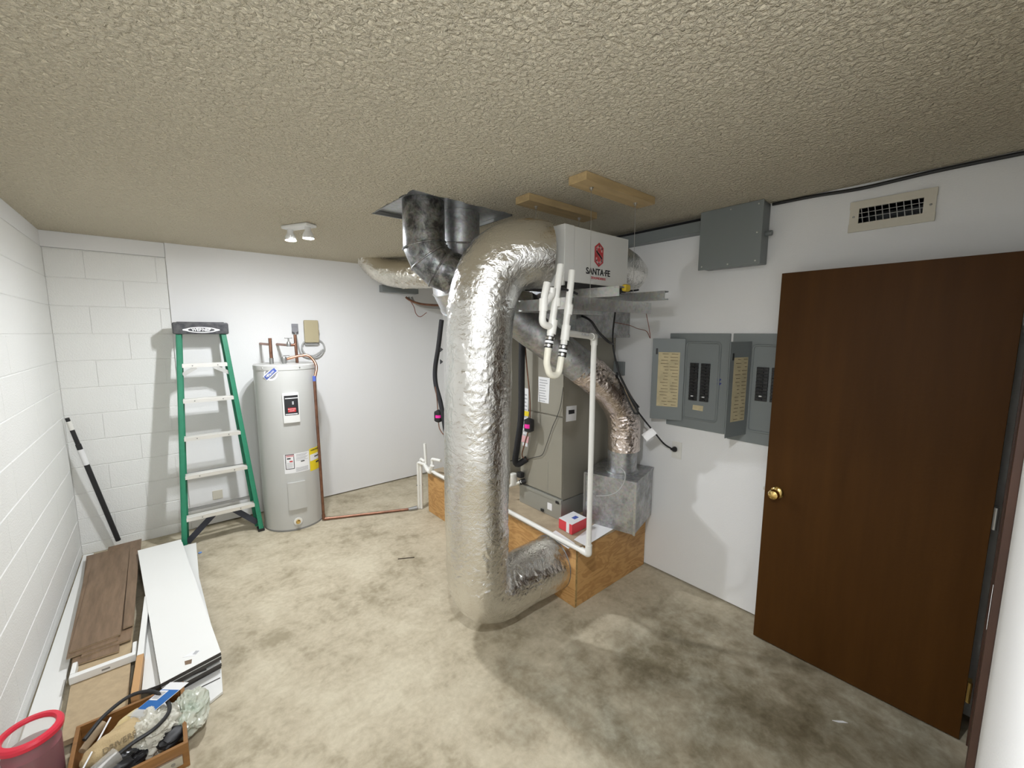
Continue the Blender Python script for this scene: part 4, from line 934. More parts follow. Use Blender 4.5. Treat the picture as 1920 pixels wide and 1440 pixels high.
solo('appliance_cable', MB().tube(catmull(ln, 0.012), 0.0075, 10), A['grey_cable'], 'grey cable looped below the tan timer box', 'cable')
b0 = PY(569, 600, -0.075); b1 = PY(599, 643, -0.075)
t = thing('timer_box', ((b0[0]+b1[0])/2, -0.05, b1[2]), 'tan plastic timer box on the back wall above the water heater', 'timer box')
m = MB(); m.blohi((b0[0]+0.010, -0.048, b1[2]-0.02), (b1[0]-0.004, -0.012, b0[2]-0.012), 0.006); part('back_box', m, A['grey_cable'], t)
m = MB(); m.blohi((b0[0]+0.002, -0.078, b1[2]+0.004), (b1[0], -0.046, b0[2]), 0.010); part('cover', m, A['tan_plastic'], t)
m = MB(); m.bbox((b1[0]+0.002, -0.06, (b0[2]+b1[2])/2), (0.008, 0.012, 0.03), 0.002); part('latch', m, A['tan_plastic'], t)

# ------------------------------------------------------------------ step ladder
t = thing('step_ladder', (0.89, -0.28, 0), 'green fibreglass step ladder with black top cap leaning closed at the back wall', 'ladder')
LBL = Vector((0.612, -0.400, 0.018)); LBR = Vector((1.138, -0.400, 0.018))
LTL = Vector(PY(335, 627, -0.175)); LTR = Vector(PY(418, 625, -0.175)); LTL.z = LTR.z = 1.715
ud = (LBR-LBL).normalized(); nd = Vector((-ud.y, ud.x, 0)).normalized()   # towards the wall
def rail(a, b, wd, dp, openx, mt, nm):
    # channel rail: web outside, flanges front and back
    d = (b-a).normalized(); m = MB(); u = ud
    m.bar(a, b, 0.004, dp, up=nd) if False else None
    web = u*(-openx*wd/2)
    for off, (sx, sy) in ((web, (0.005, dp)), (nd*(-dp/2+0.0025), (wd, 0.005)), (nd*(dp/2-0.0025), (wd, 0.005))):
        p, q = a+off, b+off; vs = []
        for e in (p, q):
            for i, j in ((-1, -1), (1, -1), (1, 1), (-1, 1)): vs.append(e+u*(i*sx/2)+nd*(j*sy/2))
        m.add(vs, [(3, 2, 1, 0), (4, 5, 6, 7), (0, 1, 5, 4), (1, 2, 6, 5), (2, 3, 7, 6), (3, 0, 4, 7)])
    return part(nm, m, A[mt], t, smooth=0)
r1 = rail(LBL, LTL, 0.032, 0.068, 1, 'green', 'front_rail'); r2 = rail(LBR, LTR, 0.032, 0.068, -1, 'green', 'front_rail')
bo = nd*0.075
rb1 = rail(LBL+bo+ud*0.02, LTL+nd*0.03+ud*0.012, 0.024, 0.03, 1, 'green', 'rear_rail'); rb2 = rail(LBR+bo-ud*0.02, LTR+nd*0.03-ud*0.012, 0.024, 0.03, -1, 'green', 'rear_rail')
for p in (LBL, LBR):
    m = MB(); m.bbox(p+Vector((0, 0, -0.005)), (0.05, 0.08, 0.024), 0.005, rz=math.atan2(ud.y, ud.x)); part('foot', m, A['black_rubber'], t)
tc0 = (LTL+LTR)/2+Vector((0, 0, 0.04))+nd*0.01; Rl = Matrix((ud, nd, Vector((0, 0, 1)))).transposed()
m = MB(); m.bbox(tc0, ((LTR-LTL).length+0.075, 0.13, 0.095), 0.012, mat=Rl); tcap = part('top_cap', m, A['ladder_black'], t)
m = MB(); m.bbox(tc0+Vector((0, 0, 0.046)), ((LTR-LTL).length+0.02, 0.11, 0.012), 0.005, mat=Rl); part('tray', m, A['ladder_black'], tcap)
lcen = tc0-nd*0.0655+Vector((0, 0, -0.012)); pts = []; 
def ell(a, b, off, tip):
    q = []
    for k in range(28):
        an = 2*math.pi*k/28; x = a*math.cos(an); 
        if abs(math.cos(an)) > 0.97: x *= tip
        q.append(lcen-nd*off+ud*x+Vector((0, 0, b*math.sin(an))))
    return q
m = MB(); m.poly(ell(0.108, 0.0235, 0, 1.14), 0.0008, -nd); ov = part('logo_oval', m, A['paper'], tcap)
m = MB(); m.poly(ell(0.088, 0.0165, 0.0009, 1.0), 0.0006, -nd); part('logo_inner', m, A['ladder_black'], ov)
part('lettering', text_mb('WERNER', 0.032, lcen-nd*0.002, ud, (0, 0, 1), bold=0.0012, squash=1.0), A['paper'], ov)
steps_px = [(338, 685), (343, 752), (347, 822), (351, 891), (356, 965)]
for k, (sx, sy) in enumerate(steps_px):
    q = PY(sx, sy, LBL.y+(LTL.y-LBL.y)*0.5-0.035); f = (q[2]-LBL.z)/(LTL.z-LBL.z)
    a = LBL.lerp(LTL, f)+ud*0.014; b = LBR.lerp(LTR, f)-ud*0.014; b.z = a.z
    u = (b-a).normalized(); n2 = Vector((-u.y, u.x, 0)); Rs = Matrix((u, n2, Vector((0, 0, 1)))).transposed(); c = (a+b)/2; L = (b-a).length
    m = MB(); m.box(c+Vector((0, 0, 0.0)), (L, 0.078, 0.004), mat=Rs); m.box(c-n2*0.038-Vector((0, 0, 0.012)), (L, 0.004, 0.028), mat=Rs); m.box(c+n2*0.038-Vector((0, 0, 0.012)), (L, 0.004, 0.028), mat=Rs)
    for g in (-0.026, -0.013, 0, 0.013, 0.026): m.box(c+n2*g+Vector((0, 0, 0.003)), (L, 0.005, 0.003), mat=Rs)
    sp = part('step', m, A['alu'], t, smooth=0)
    m = MB()
    for s in (0.22, 0.78): m.lathe([(0.005, 0), (0.004, 0.002), (0, 0.003)], a.lerp(b, s)-n2*0.040-Vector((0, 0, 0.012)), 8, axis=-n2)
    part('rivet', m, A['dull_steel'], sp)
    if k in (0,):
        for (p0, p1) in ((a.lerp(b, 0.30)-Vector((0, 0, 0.028)), a+Vector((0, 0, -0.085))), (a.lerp(b, 0.70)-Vector((0, 0, 0.028)), b+Vector((0.012, -0.004, -0.085)))):
            m = MB(); m.bar(p0, p1, 0.03, 0.003, up=nd); part('knee_brace', m, A['steel'], t)
    if k in (1, 3):
        m = MB(); m.bar(a+nd*0.07-Vector((0, 0, 0.012)), b+nd*0.07-Vector((0, 0, 0.012)), 0.02, 0.02); part('rear_bar', m, A['dull_steel'], t)
    if k == 4:
        for (p0, p1) in ((a.lerp(b, 0.42)-Vector((0, 0, 0.015)), LBL+Vector((0, 0, 0.03))+ud*0.02), (a.lerp(b, 0.66)-Vector((0, 0, 0.015)), LBR+Vector((0, 0, 0.05))-ud*0.02)):
            m = MB(); m.bar(p0+nd*0.02, p1+nd*0.02, 0.045, 0.006, up=nd); part('knee_brace', m, A['brace_dark'], t)
        ra_, rb_ = a+nd*0.075+Vector((0, 0, 0.03)), b+nd*0.075+Vector((0, 0, 0.03))
        m = MB(); m.bar(ra_, rb_, 0.02, 0.02); part('rear_bar', m, A['dull_steel'], t)

# small outlet near the floor behind the ladder
q = PY(408, 927, -0.012)
t = thing('wall_outlet', (q[0], -0.013, q[2]-0.04), 'cream outlet plate low on the back wall behind the ladder', 'outlet')
m = MB(); m.bbox((q[0], -0.0155, q[2]), (0.075, 0.007, 0.08), 0.003); part('plate', m, A['cream'], t)
# pole leaning in the corner
pb = Vector((0.212, -0.050, 0.075)); pt = Vector((0.028, -0.10, float(PX(118, 790, 0.025)[2])))
t = thing('pole', pb, 'black pole with white label leaning in the block wall corner', 'pole')
def pseg(a, b, r, mt, nm): m = MB(); m.tube([pb.lerp(pt, a), pb.lerp(pt, b)], r, 14); part(nm, m, A[mt], t)
pseg(0, 0.80, 0.0165, 'black_rubber', 'shaft'); pseg(0.64, 0.76, 0.0172, 'paper', 'label_sleeve'); pseg(0.76, 0.93, 0.0135, 'black_rubber', 'inner_shaft'); pseg(0.91, 0.975, 0.0140, 'white_plastic', 'ferrule'); pseg(0.965, 1.0, 0.0125, 'black_rubber', 'tip')

# ------------------------------------------------------------------ right wall: panels, boxes, vent
def breaker_panel(y0, y1, z0, z1, iy0, iy1, iz0, iz1, hinge_y, ang, dw, lab, cols, nb, bz0, bz1, first):
    t = thing('breaker_panel', (W, (y0+y1)/2, z0), lab, 'breaker panel')
    m = MB(); m.blohi((W-0.014, y0, z0), (W-0.0005, y1, z1), 0.003); tr = part('trim_plate', m, A['panel_grey'], t)
    m = MB(); c = []
    rr = 0.022
    for (cy, cz, a0_) in ((iy1-rr, iz1-rr, 0), (iy0+rr, iz1-rr, 90), (iy0+rr, iz0+rr, 180), (iy1-rr, iz0+rr, 270)):
        for k in range(6): an = math.radians(a0_+k*18); c.append((W-0.014, cy+rr*math.cos(an), cz+rr*math.sin(an)))
    c.append(c[0]); m.tube(c, 0.007, 8, caps=False); part('rim', m, A['panel_grey'], tr)
    m = MB(); m.blohi((W-0.0155, iy0+0.008, iz0+0.008), (W-0.013, iy1-0.008, iz1-0.008), 0.0008); df = part('dead_front', m, A['panel_grey'], t)
    for (ya, yb) in cols:
        for k in range(nb):
            za = bz0+(bz1-bz0)*k/nb; zb = bz0+(bz1-bz0)*(k+1)/nb
            m = MB(); m.blohi((W-0.026, min(ya, yb), za+0.0008), (W-0.0150, max(ya, yb), zb-0.0008), 0.0015); br = part('circuit_breaker', m, A['breaker'], t)
            m = MB(); m.bbox((W-0.030, (ya+yb)/2, (za+zb)/2), (0.012, 0.016, 0.007), 0.002); part('toggle', m, A['breaker'] if (k != 1) else A['paper'], br)
    hz0, hz1 = iz0-0.025, iz1+0.022; hp = Vector((W-0.020, hinge_y, 0)); dv = Vector((-math.sin(ang), math.cos(ang), 0)); dn = Vector((-dv.y, dv.x, 0))
    c = hp+dv*dw/2; Rd = Matrix((dv, dn, Vector((0, 0, 1)))).transposed()
    m = MB(); m.bbox(Vector((c.x, c.y, (hz0+hz1)/2)), (dw, 0.004, hz1-hz0), 0.001, mat=Rd); dd = part('panel_door', m, A['panel_grey'], t)
    vis = dn if dn.dot(Vector((CAM[0]-c.x, CAM[1]-c.y, 0))) > 0 else -dn
    pm = Vector((c.x, c.y, 0))+vis*0.0026+dv*(-0.005); pw, pz0, pz1 = dw*0.33, hz0+0.09, hz1-0.09
    m = MB(); m.poly([pm+dv*s*pw+Vector((0, 0, z)) for s, z in ((-1, pz0), (1, pz0), (1, pz1), (-1, pz1))], 0.0006, vis); pp = part('directory_sheet', m, A['paper_tan'], dd, 'tan handwritten circuit directory')
    m = MB(); rnd = random.Random(5 if first else 9)
    for col in (-0.92, -0.02):
        for k in range(17):
            z = pz1-0.014-(pz1-pz0-0.025)*k/16; L = rnd.uniform(0.3, 0.8); s0 = col+rnd.uniform(0, 0.1); o = pm+vis*0.0008
            m.poly([o+dv*(s0*pw)+Vector((0, 0, z)), o+dv*((s0+L)*pw)+Vector((0, 0, z)), o+dv*((s0+L)*pw)+Vector((0, 0, z+0.0045)), o+dv*(s0*pw)+Vector((0, 0, z+0.003))], 0.0002, vis)
    part('handwriting', m, A['ink'], pp)
    m = MB(); q = Vector((c.x, c.y, hz1-0.085))+vis*0.003+dv*dw*0.36; m.bbox(q, (0.012, 0.006, 0.04), 0.002, mat=Rd); part('door_latch', m, A['black_rubber'], dd)
    return t
p1 = breaker_panel(-3.388, -2.998, 1.098, 1.722, -3.335, -3.118, 1.165, 1.665, -3.112, math.radians(24), 0.205, 'grey breaker panel with its door swung open wide beside the dehumidifier cord', ((-3.152, -3.206), (-3.224, -3.280)), 12, 1.287, 1.533, True)
m = MB(); m.poly([(W-0.0160, -3.182, 1.258), (W-0.0160, -3.250, 1.258), (W-0.0160, -3.248, 1.224), (W-0.0160, -3.180, 1.226)], 0.0008, (-1, 0, 0)); part('rating_label', m, A['paper_tan'], p1)
m = MB()
for k in range(5): m.bar((W-0.0150, -3.315-0.006*k, 1.428+0.004*(k % 2)), (W-0.0150, -3.325-0.006*k, 1.442), 0.0006, 0.006, up=(0, 0, 1)); m.bar((W-0.0150, -3.318-0.006*k, 1.405), (W-0.0150, -3.328-0.006*k, 1.417), 0.0006, 0.005, up=(0, 0, 1))
part('pen_mark', m, A['blue_ink'], p1)
p2 = breaker_panel(-3.795, -3.404, 1.075, 1.722, -3.74, -3.520, 1.150, 1.655, -3.512, math.radians(80), 0.205, 'grey breaker panel half hidden behind the open brown door', ((-3.550, -3.612), (-3.628, -3.690)), 10, 1.333, 1.531, False)
# grey junction box
t = thing('junction_box', (W-0.06, -3.39, 2.105), 'grey square junction box high on the right wall under the ceiling', 'junction box')
m = MB(); m.blohi((W-0.118, -3.552, 2.108), (W-0.0005, -3.225, 2.437), 0.004); part('box', m, A['panel_grey'], t)
m = MB(); m.blohi((W-0.124, -3.560, 2.100), (W-0.117, -3.217, 2.4385), 0.003); cv = part('cover', m, A['panel_grey'], t)
for (yy, zz) in ((-3.535, 2.42), (-3.39, 2.42), (-3.24, 2.12), (-3.535, 2.12), (-3.39, 2.118), (-3.535, 2.27)):
    m = MB(); m.lathe([(0.005, 0), (0.004, 0.002), (0, 0.003)], (W-0.124, yy, zz), 8, axis=(-1, 0, 0)); part('screw', m, A['steel'], cv)
m = MB(); m.tube([(W-0.05, -3.552, 2.27), (W-0.05, -3.585, 2.27)], 0.014, 12); part('conduit_nipple', m, A['panel_grey'], t)
t = thing('cable_raceway', (W-0.04, -2.7, 2.33), 'grey metal raceway along the wall top left of the junction box', 'raceway')
m = MB(); m.blohi((W-0.085, -3.216, 2.335), (W-0.0005, -2.12, 2.402), 0.003); part('trunking', m, A['panel_grey'], t)
cb = catmull([(W-0.012, -4.50, H-0.014), (W-0.012, -4.2, H-0.013), (W-0.013, -3.95, H-0.022), (W-0.012, -3.75, H-0.012), (W-0.012, -3.563, H-0.010)], 0.03)
solo('black_cable', MB().tube(cb, 0.0085, 8), A['black_rubber'], 'black cable tacked along the ceiling edge above the brown door', 'cable')
cb = [(W-0.010, -3.215, H-0.012), (W-0.010, -2.6, H-0.012), (W-0.010, -2.0, H-0.012)]
solo('black_cable', MB().tube(cb, 0.0085, 8), A['black_rubber'], 'black cable above the grey raceway behind the junction box', 'cable')
# wall vent
t = thing('wall_vent', (W, -4.06, 2.218), 'cream wall register with dark grille above the brown door', 'vent')
vy0, vy1, vz0, vz1 = -4.212, -3.908, 2.217, 2.361; iy0, iy1, iz0, iz1 = -4.170, -3.945, 2.257, 2.325
for nm, lo, hi in (('frame', (vy0, vz0), (vy1, iz0)), ('frame', (vy0, iz1), (vy1, vz1)), ('frame', (vy0, iz0), (iy0, iz1)), ('frame', (iy1, iz0), (vy1, iz1))): pass
m = MB(); m.blohi((W-0.010, vy0, vz0), (W-0.0005, vy1, iz0), 0.002); m.blohi((W-0.010, vy0, iz1), (W-0.0005, vy1, vz1), 0.002); m.lohi((W-0.0095, vy0+0.002, iz0-0.002), (W-0.0005, iy0, iz1+0.002)); m.lohi((W-0.0095, iy1, iz0-0.002), (W-0.0005, vy1-0.002, iz1+0.002)); part('frame', m, A['cream'], t)
m = MB(); xs, xe = W+0.001, W+0.40
m.add([(x, y, z) for x in (xs, xe) for y, z in ((iy0, iz0), (iy1, iz0), (iy1, iz1), (iy0, iz1))], [(0, 1, 5, 4), (1, 2, 6, 5), (2, 3, 7, 6), (3, 0, 4, 7), (4, 5, 6, 7)]); part('duct_sleeve', m, A['galv'], t, smooth=0)
for k in range(9):
    yy = iy0+(iy1-iy0)*(k+0.5)/9; m = MB(); m.bar((W-0.006, yy-0.005, iz0), (W-0.006, yy+0.005, iz1), 0.003, 0.0035, up=(1, 0, 0)); part('louver', m, A['dull_steel'], t)
for zz in (iz0+0.024, iz0+0.046):
    m = MB(); m.bar((W-0.0085, iy0, zz), (W-0.0085, iy1, zz), 0.0025, 0.0025); part('louver', m, A['dull_steel'], t)
for yy in (vy0+0.018, vy1-0.018):
    m = MB(); m.lathe([(0.005, 0), (0.004, 0.002), (0, 0.003)], (W-0.010, yy, (vz0+vz1)/2), 8, axis=(-1, 0, 0)); part('screw', m, A['dull_steel'], t)
# outlet with the black cord
t = thing('wall_outlet', (W, -3.08, 0.873), 'white outlet plate on the right wall with a black plug in it', 'outlet')
m = MB(); m.blohi((W-0.006, -3.115, 0.868), (W-0.0005, -3.045, 0.985), 0.002); pl = part('plate', m, A['white_plastic'], t)
m = MB(); m.bbox((W-0.008, -3.08, 0.905), (0.004, 0.03, 0.03), 0.006); part('socket', m, A['white_plastic'], pl)
t = thing('power_cable', PX(1180, 740, 2.86), 'black power cord hanging from the dehumidifier to the right wall outlet', 'cord')
cdp = [(2.80, -3.02, 1.98), PX(1160, 552, 2.80), PX(1153, 590, 2.84), PX(1149, 640, 2.88), PX(1158, 690, 2.88), PX(1172, 725, 2.88), PX(1190, 762, 2.88), PX(1206, 785, 2.93), PX(1228, 812, 3.08), PX(1245, 832, 3.18), PX(1262, 843, 3.225)]
m = MB(); m.tube(catmull(cdp, 0.012), 0.0055, 10); part('cord', m, A['black_rubber'], t)
m = MB(); m.tube(catmull([PX(1156, 678, 2.86), PX(1162, 705, 2.86), PX(1178, 735, 2.86), PX(1196, 768, 2.86), PX(1190, 775, 2.86), PX(1172, 738, 2.86), PX(1158, 708, 2.86), PX(1160, 700, 2.87), PX(1182, 742, 2.87), PX(1198, 764, 2.87)], 0.012), 0.0055, 10); part('bundled_loop', m, A['black_rubber'], t)
pe = Vector(PX(1266, 843, 3.225)); m = MB(); m.lathe([(0.010, 0.0), (0.018, 0.008), (0.018, 0.02), (0.010, 0.032), (0.007, 0.045)], (W-0.0085, pe.y, pe.z), 14, axis=(-1, 0.3, 0.15)); part('plug', m, A['black_rubber'], t)
m = MB(); m.poly([PX(1203, 815, 2.985), PX(1213, 827, 2.985), PX(1232, 813, 2.985), PX(1222, 802, 2.985)], 0.0008, (-1, 0, 0)); part('warning_tag', m, A['paper'], t)
t = thing('wall_switch_box', (W-0.02, -2.60, 1.38), 'small grey switch box on the right wall behind the black cord', 'switch')
q0 = PX(1152, 677, W); q1 = PX(1172, 704, W); m = MB(); m.blohi((W-0.03, q1[1], q1[2]), (W-0.0005, q0[1], q0[2]), 0.003); part('box', m, A['panel_grey'], t)
m = MB(); m.blohi((W-0.034, q1[1]+0.02, q1[2]+0.02), (W-0.029, q0[1]-0.02, q0[2]-0.02), 0.002); part('lever_plate', m, A['panel_grey'], t)
m = MB(); m.tube(catmull([PX(1211, 585, 3.0), PX(1217, 615, 3.05), PX(1219, 634, 3.08), PX(1212, 621, 3.1), PX(1195, 616, 3.12), PX(1180, 610, 3.12), PX(1150, 604, 3.0)], 0.01), 0.0022, 6)
solo('thermostat_wire', m, A['red_wire'], 'thin red-brown wire drooping from the strut frame toward the breaker panel', 'wire')
m = MB(); m.tube(catmull([PX(1076, 590, 2.7), PX(1092, 593, 2.7), PX(1108, 602, 2.68), PX(1122, 622, 2.70), PX(1140, 640, 2.75), PX(1150, 645, 2.85)], 0.012), 0.0075, 8)
solo('wire_bundle', m, A['black_rubber'], 'thick black wire bundle under the strut frame', 'wire')
t = thing('yellow_connector', PY(1172, 541, -3.03), 'yellow connector cap at the right end of the dehumidifier', 'connector')
m = MB(); q = PY(1174, 540, -3.04); m.bbox(q, (0.05, 0.035, 0.04), 0.012); part('cap', m, A['yellow_nut'], t)

# grey electrical box and conduit on the back wall under the flex duct
q0 = PY(717, 539, -0.10); q1 = PY(785, 557, -0.10)
t = thing('junction_box', (q0[0]+0.2, -0.06, q1[2]), 'flat grey electrical box on the back wall under the beige flexible duct', 'junction box')
m = MB(); m.blohi((q0[0], -0.10, q1[2]+0.035), (q1[0], -0.0125, q0[2]+0.03), 0.003); part('box', m, A['panel_grey'], t)
for k, (xa, ya) in enumerate(((767, 560), (772, 563), (778, 566))):
    m = MB(); m.tube(catmull([PY(xa-6, 557, -0.11), PY(xa, ya+2, -0.13), PY(xa+18, ya+9, -0.16), PY(xa+45, ya+12, -0.22), PY(xa+75, ya+12+k, -0.3)], 0.03), 0.012, 8); part('conduit', m, A['copper_old'] if k == 0 else A['dull_steel'], t)
m = MB(); m.tube(catmull([PY(768, 562, -0.12), PY(776, 575, -0.12), PY(780, 588, -0.12), PY(788, 594, -0.12), PY(800, 586, -0.12)], 0.02), 0.004, 6); part('loose_wire', m, A['red_wire'], t)

# ------------------------------------------------------------------ pile of boards on the floor
def board(name, pts_xy, z, th, mt, label, cat, group=None, edge=None, emt=None):
    t = thing(name, (sum(p[0] for p in pts_xy)/len(pts_xy), sum(p[1] for p in pts_xy)/len(pts_xy), z), label, cat, group)
    m = MB(); m.poly([(p[0], p[1], z+(p[2] if len(p) > 2 else 0)) for p in pts_xy], th, (0, 0, 1)); part('panel', m, A[mt if not emt else emt], t, smooth=0)
    if emt:
        m = MB(); m.poly([(p[0], p[1], z+(p[2] if len(p) > 2 else 0)+th) for p in pts_xy], 0.0012, (0, 0, 1)); part('face', m, A[mt], t, smooth=0)
    return t
def zxy(pix, z): return [tuple(map(float, PZ(x, y, z)))[:2] for x, y in pix]
# white strip along the left wall
m = MB(); m.poly([(0.012, -0.05, 0.001), (0.012, -2.06, 0.001), (0.115, -2.06, 0.001), (0.095, -1.2, 0.001), (0.068, -0.06, 0.001)], 0.022, (0, 0, 1)); solo('white_board', m, A['board_white'], 'long narrow white board lying along the left block wall', 'board')
# particle board under everything
board('particle_board', [(0.122, -1.30), (0.150, -2.118), (0.352, -2.118), (0.345, -1.30)], 0.028, 0.022, 'particle', 'tan particle board panel on the floor below the brown planks', 'board', emt='particle')
# brown laminate planks
z = 0.052
plk = [([(0.045, -0.19), (0.125, -1.60), (0.300, -1.615), (0.235, -0.18)], 0.006, 'lowest wide brown laminate plank beside the left wall strip'),
       ([(0.160, -0.13), (0.155, -1.56), (0.345, -1.55), (0.352, -0.12)], 0.012, 'brown laminate plank next to the white boards at the back'),
       ([(0.095, -0.235), (0.108, -1.50), (0.300, -1.487), (0.290, -0.23)], 0.026, 'brown laminate plank on top of the brown pile'),
       ([(0.062, -0.25), (0.100, -1.535), (0.292, -1.528), (0.265, -0.245)], 0.018, 'brown laminate plank second from the top of the brown pile'),
       ([(0.292, -0.30), (0.308, -1.44), (0.352, -1.435), (0.346, -0.30)], 0.028, 'narrow curled brown laminate offcut on the brown pile')]
for pts, zz, lab in plk:
    board('laminate_plank', pts, 0.050+zz, 0.0065, 'laminate', lab, 'plank', 'brown laminate planks', emt='laminate_edge')
# white tray frame
t = thing('plastic_tray', (0.25, -1.72, 0.052), 'white plastic tray rim poking out below the brown planks', 'tray')
F = zxy([(135, 1272), (254, 1231), (250, 1250), (139, 1289)], 0.075)
m = MB(); m.blohi((0.133, -1.745, 0.0525), (0.372, -1.715, 0.0900), 0.004); part('front_rail', m, A['board_white'], t)
m = MB(); m.blohi((0.133, -1.714, 0.0525), (0.152, -1.62, 0.0900), 0.004); part('side_rail', m, A['board_white'], t)
m = MB(); m.blohi((0.353, -1.714, 0.0525), (0.372, -1.60, 0.0760), 0.004); part('side_rail', m, A['board_white'], t)
m = MB(); m.blohi((0.245, -1.7465, 0.066), (0.275, -1.7445, 0.074), 0.0005); part('slot', m, A['heater_dark'], t)
# white trim strip with tan end
t = thing('trim_strip', (0.39, -1.6, 0.09), 'thin white trim strip with a bare tan wood end beside the white boards', 'trim')
m = MB(); m.bar((0.408, -1.20, 0.083), (0.392, -1.80, 0.083), 0.026, 0.060, bev=0.002); part('painted_strip', m, A['board_white'], t)
m = MB(); m.bar((0.392, -1.801, 0.083), (0.380, -2.09, 0.083), 0.028, 0.060, bev=0.002); part('bare_end', m, A['tan_wood'], t)
# white melamine boards
wz = 0.0
stack = [([(0.50, -0.55), (0.62, -0.56), (0.690, -2.10), (0.47, -2.12)], 0.001, 0.018, 'lowest white board of the stack on the concrete', 'board_white'),
         ([(0.372, -0.50), (0.655, -0.52), (0.700, -2.035), (0.478, -2.085)], 0.0205, 0.018, 'second lowest dark cored board of the white stack', 'board_core'),
         ([(0.365, -0.49), (0.645, -0.49), (0.702, -2.050), (0.474, -2.100)], 0.040, 0.018, 'middle dark cored board of the white stack', 'board_core'),
         ([(0.440, -0.50), (0.684, -0.495), (0.640, -2.06), (0.400, -2.04)], 0.0595, 0.016, 'white board turned askew under the top of the stack', 'board_white'),
         ([(0.350, -0.47), (0.600, -0.46), (0.704, -2.052), (0.472, -2.104)], 0.0775, 0.018, 'second highest dark cored board of the white stack', 'board_core'),
         ([(0.342, -0.46), (0.594, -0.452), (0.704, -2.048), (0.470, -2.102)], 0.0970, 0.018, 'topmost white melamine board of the stack', 'board_white')]
for pts, zz, th, lab, mt in stack:
    board('melamine_board', pts, zz, th, 'board_white', lab, 'board', 'white melamine boards', emt='board_core')
zt = 0.1165
m = MB(); m.poly([PZ(342, 1233, zt), PZ(366, 1229, zt), PZ(378, 1218, zt), PZ(360, 1222, zt)], 0.0008, (0, 0, 1)); pp = solo('paper_scrap', m, A['paper'], 'torn paper scrap with a grey print on the top white board', 'paper')
m = MB(); m.poly([PZ(361, 1227, zt+0.001), PZ(367, 1227, zt+0.001), PZ(374, 1220, zt+0.001), PZ(367, 1220, zt+0.001)], 0.0004, (0, 0, 1)); part('print', m, A['print_grey'], pp)
m = MB(); m.poly([PZ(346, 1240, zt), PZ(360, 1236, zt), PZ(359, 1244, zt), PZ(347, 1247, zt)], 0.0008, (0, 0, 1)); solo('torn_patch', m, A['laminate'], 'torn brown patch at the broken corner of the top white board', 'scrap')
# grey white scraps below the stack end
m = MB(); m.poly([(0.55, -2.02, 0.002), (0.70, -2.03, 0.002), (0.690, -2.20, 0.002), (0.60, -2.25, 0.002)], 0.012, (0, 0, 1)); solo('drywall_scrap', m, A['board_white'], 'pale flat scrap sticking out below the white board stack', 'scrap')
for k, (dz, lab) in enumerate(((0.0, 'lower folded white sheet in front of the white board stack'), (0.014, 'upper folded white sheet in front of the white board stack'))):
    m = MB(); m.poly([(0.395+0.01*k, -2.115-0.01*k, 0.055+dz), (0.478, -2.135-0.01*k, 0.055+dz), (0.472, -2.175, 0.055+dz), (0.385, -2.15, 0.055+dz)], 0.010, (0, 0, 1)); solo('folded_sheet', m, A['paper'], lab, 'sheet')
m = MB(); m.lathe([(0.012, 0), (0.012, 0.006), (0, 0.007)], PZ(375, 1037, 0.001), 10); solo('tape_bit', m, A['cardboard_blue'], 'small blue tape bit on the floor beside the white boards', 'debris')

# ------------------------------------------------------------------ wooden drawer with odds and ends
dx0, dx1, dy0, dy1, dzt = 0.202, 0.552, -2.515, -2.135, 0.105
t = thing('wooden_drawer', ((dx0+dx1)/2, (dy0+dy1)/2, 0), 'shallow brown wooden drawer full of odds and ends on the floor', 'drawer')
m = MB(); m.blohi((dx0, dy0, 0.004), (dx1, dy1, 0.012), 0.001); part('bottom', m, A['drawer'], t)
for lo, hi in (((dx0, dy0, 0.0), (dx1, dy0+0.014, dzt)), ((dx0, dy1-0.014, 0), (dx1, dy1, dzt)), ((dx0, dy0+0.014, 0), (dx0+0.014, dy1-0.014, dzt)), ((dx1-0.014, dy0+0.014, 0), (dx1, dy1-0.014, dzt))):
    m = MB(); m.blohi(lo, hi, 0.0015); part('side', m, A['drawer'], t)
m = MB(); m.blohi((dx0+0.02, dy0-0.012, 0.030), (dx1-0.02, dy0-0.0005, 0.068), 0.002); sl = part('drawer_slide', m, A['steel'], t)
for k in range(5):
    m = MB(); m.lathe([(0.007, 0), (0.007, 0.001)], (dx1-0.05-0.07*k, dy0-0.0122, 0.049), 12, axis=(0, -1, 0)); part('slide_hole', m, A['dull_steel'], sl)
# contents
m = blob((0.345, -2.335, 0.085), (0.215, 0.125, 0.145), 0.10, 2.2, 4, 1.0, rz=0.25); cvs = solo('canvas_pouch', m, A['canvas'], 'tan canvas tool pouch with black lettering in the drawer', 'pouch')
cvx = Vector((0.345, -2.335, 0.085)); fx = Vector((math.cos(0.25), math.sin(0.25), 0)); 
cdir = (Vector(CAM)-cvx).normalized(); upv = (Vector((0, 0, 1))-cdir*cdir.z).normalized()
upp = cdir.cross(fx).normalized()
part('lettering', text_mb('DRIVERS', 0.026, cvx+cdir*0.082+fx*0.0+upp*0.012, (fx-cdir*fx.dot(cdir)).normalized(), upp, depth=0.006), A['ink'], cvs)
solo('yellow_glove', blob((0.375, -2.24, 0.105), (0.11, 0.055, 0.06), 0.16, 2.6, 3, 4.0, rz=0.35), mat('glove_yellow', (0.62, 0.50, 0.26), 0.8), 'pale yellow work glove behind the canvas pouch', 'glove')
solo('hand_tool', MB().tube([(0.235, -2.290, 0.10), (0.285, -2.205, 0.118)], [0.013, 0.017], 12), A['laminate_edge'], 'short worn wooden tool handle in the drawer corner', 'tool')
solo('white_rod', MB().tube([(0.252, -2.420, 0.128), (0.315, -2.235, 0.150)], 0.0032, 8), A['paper'], 'thin white rod leaning across the canvas pouch', 'rod')
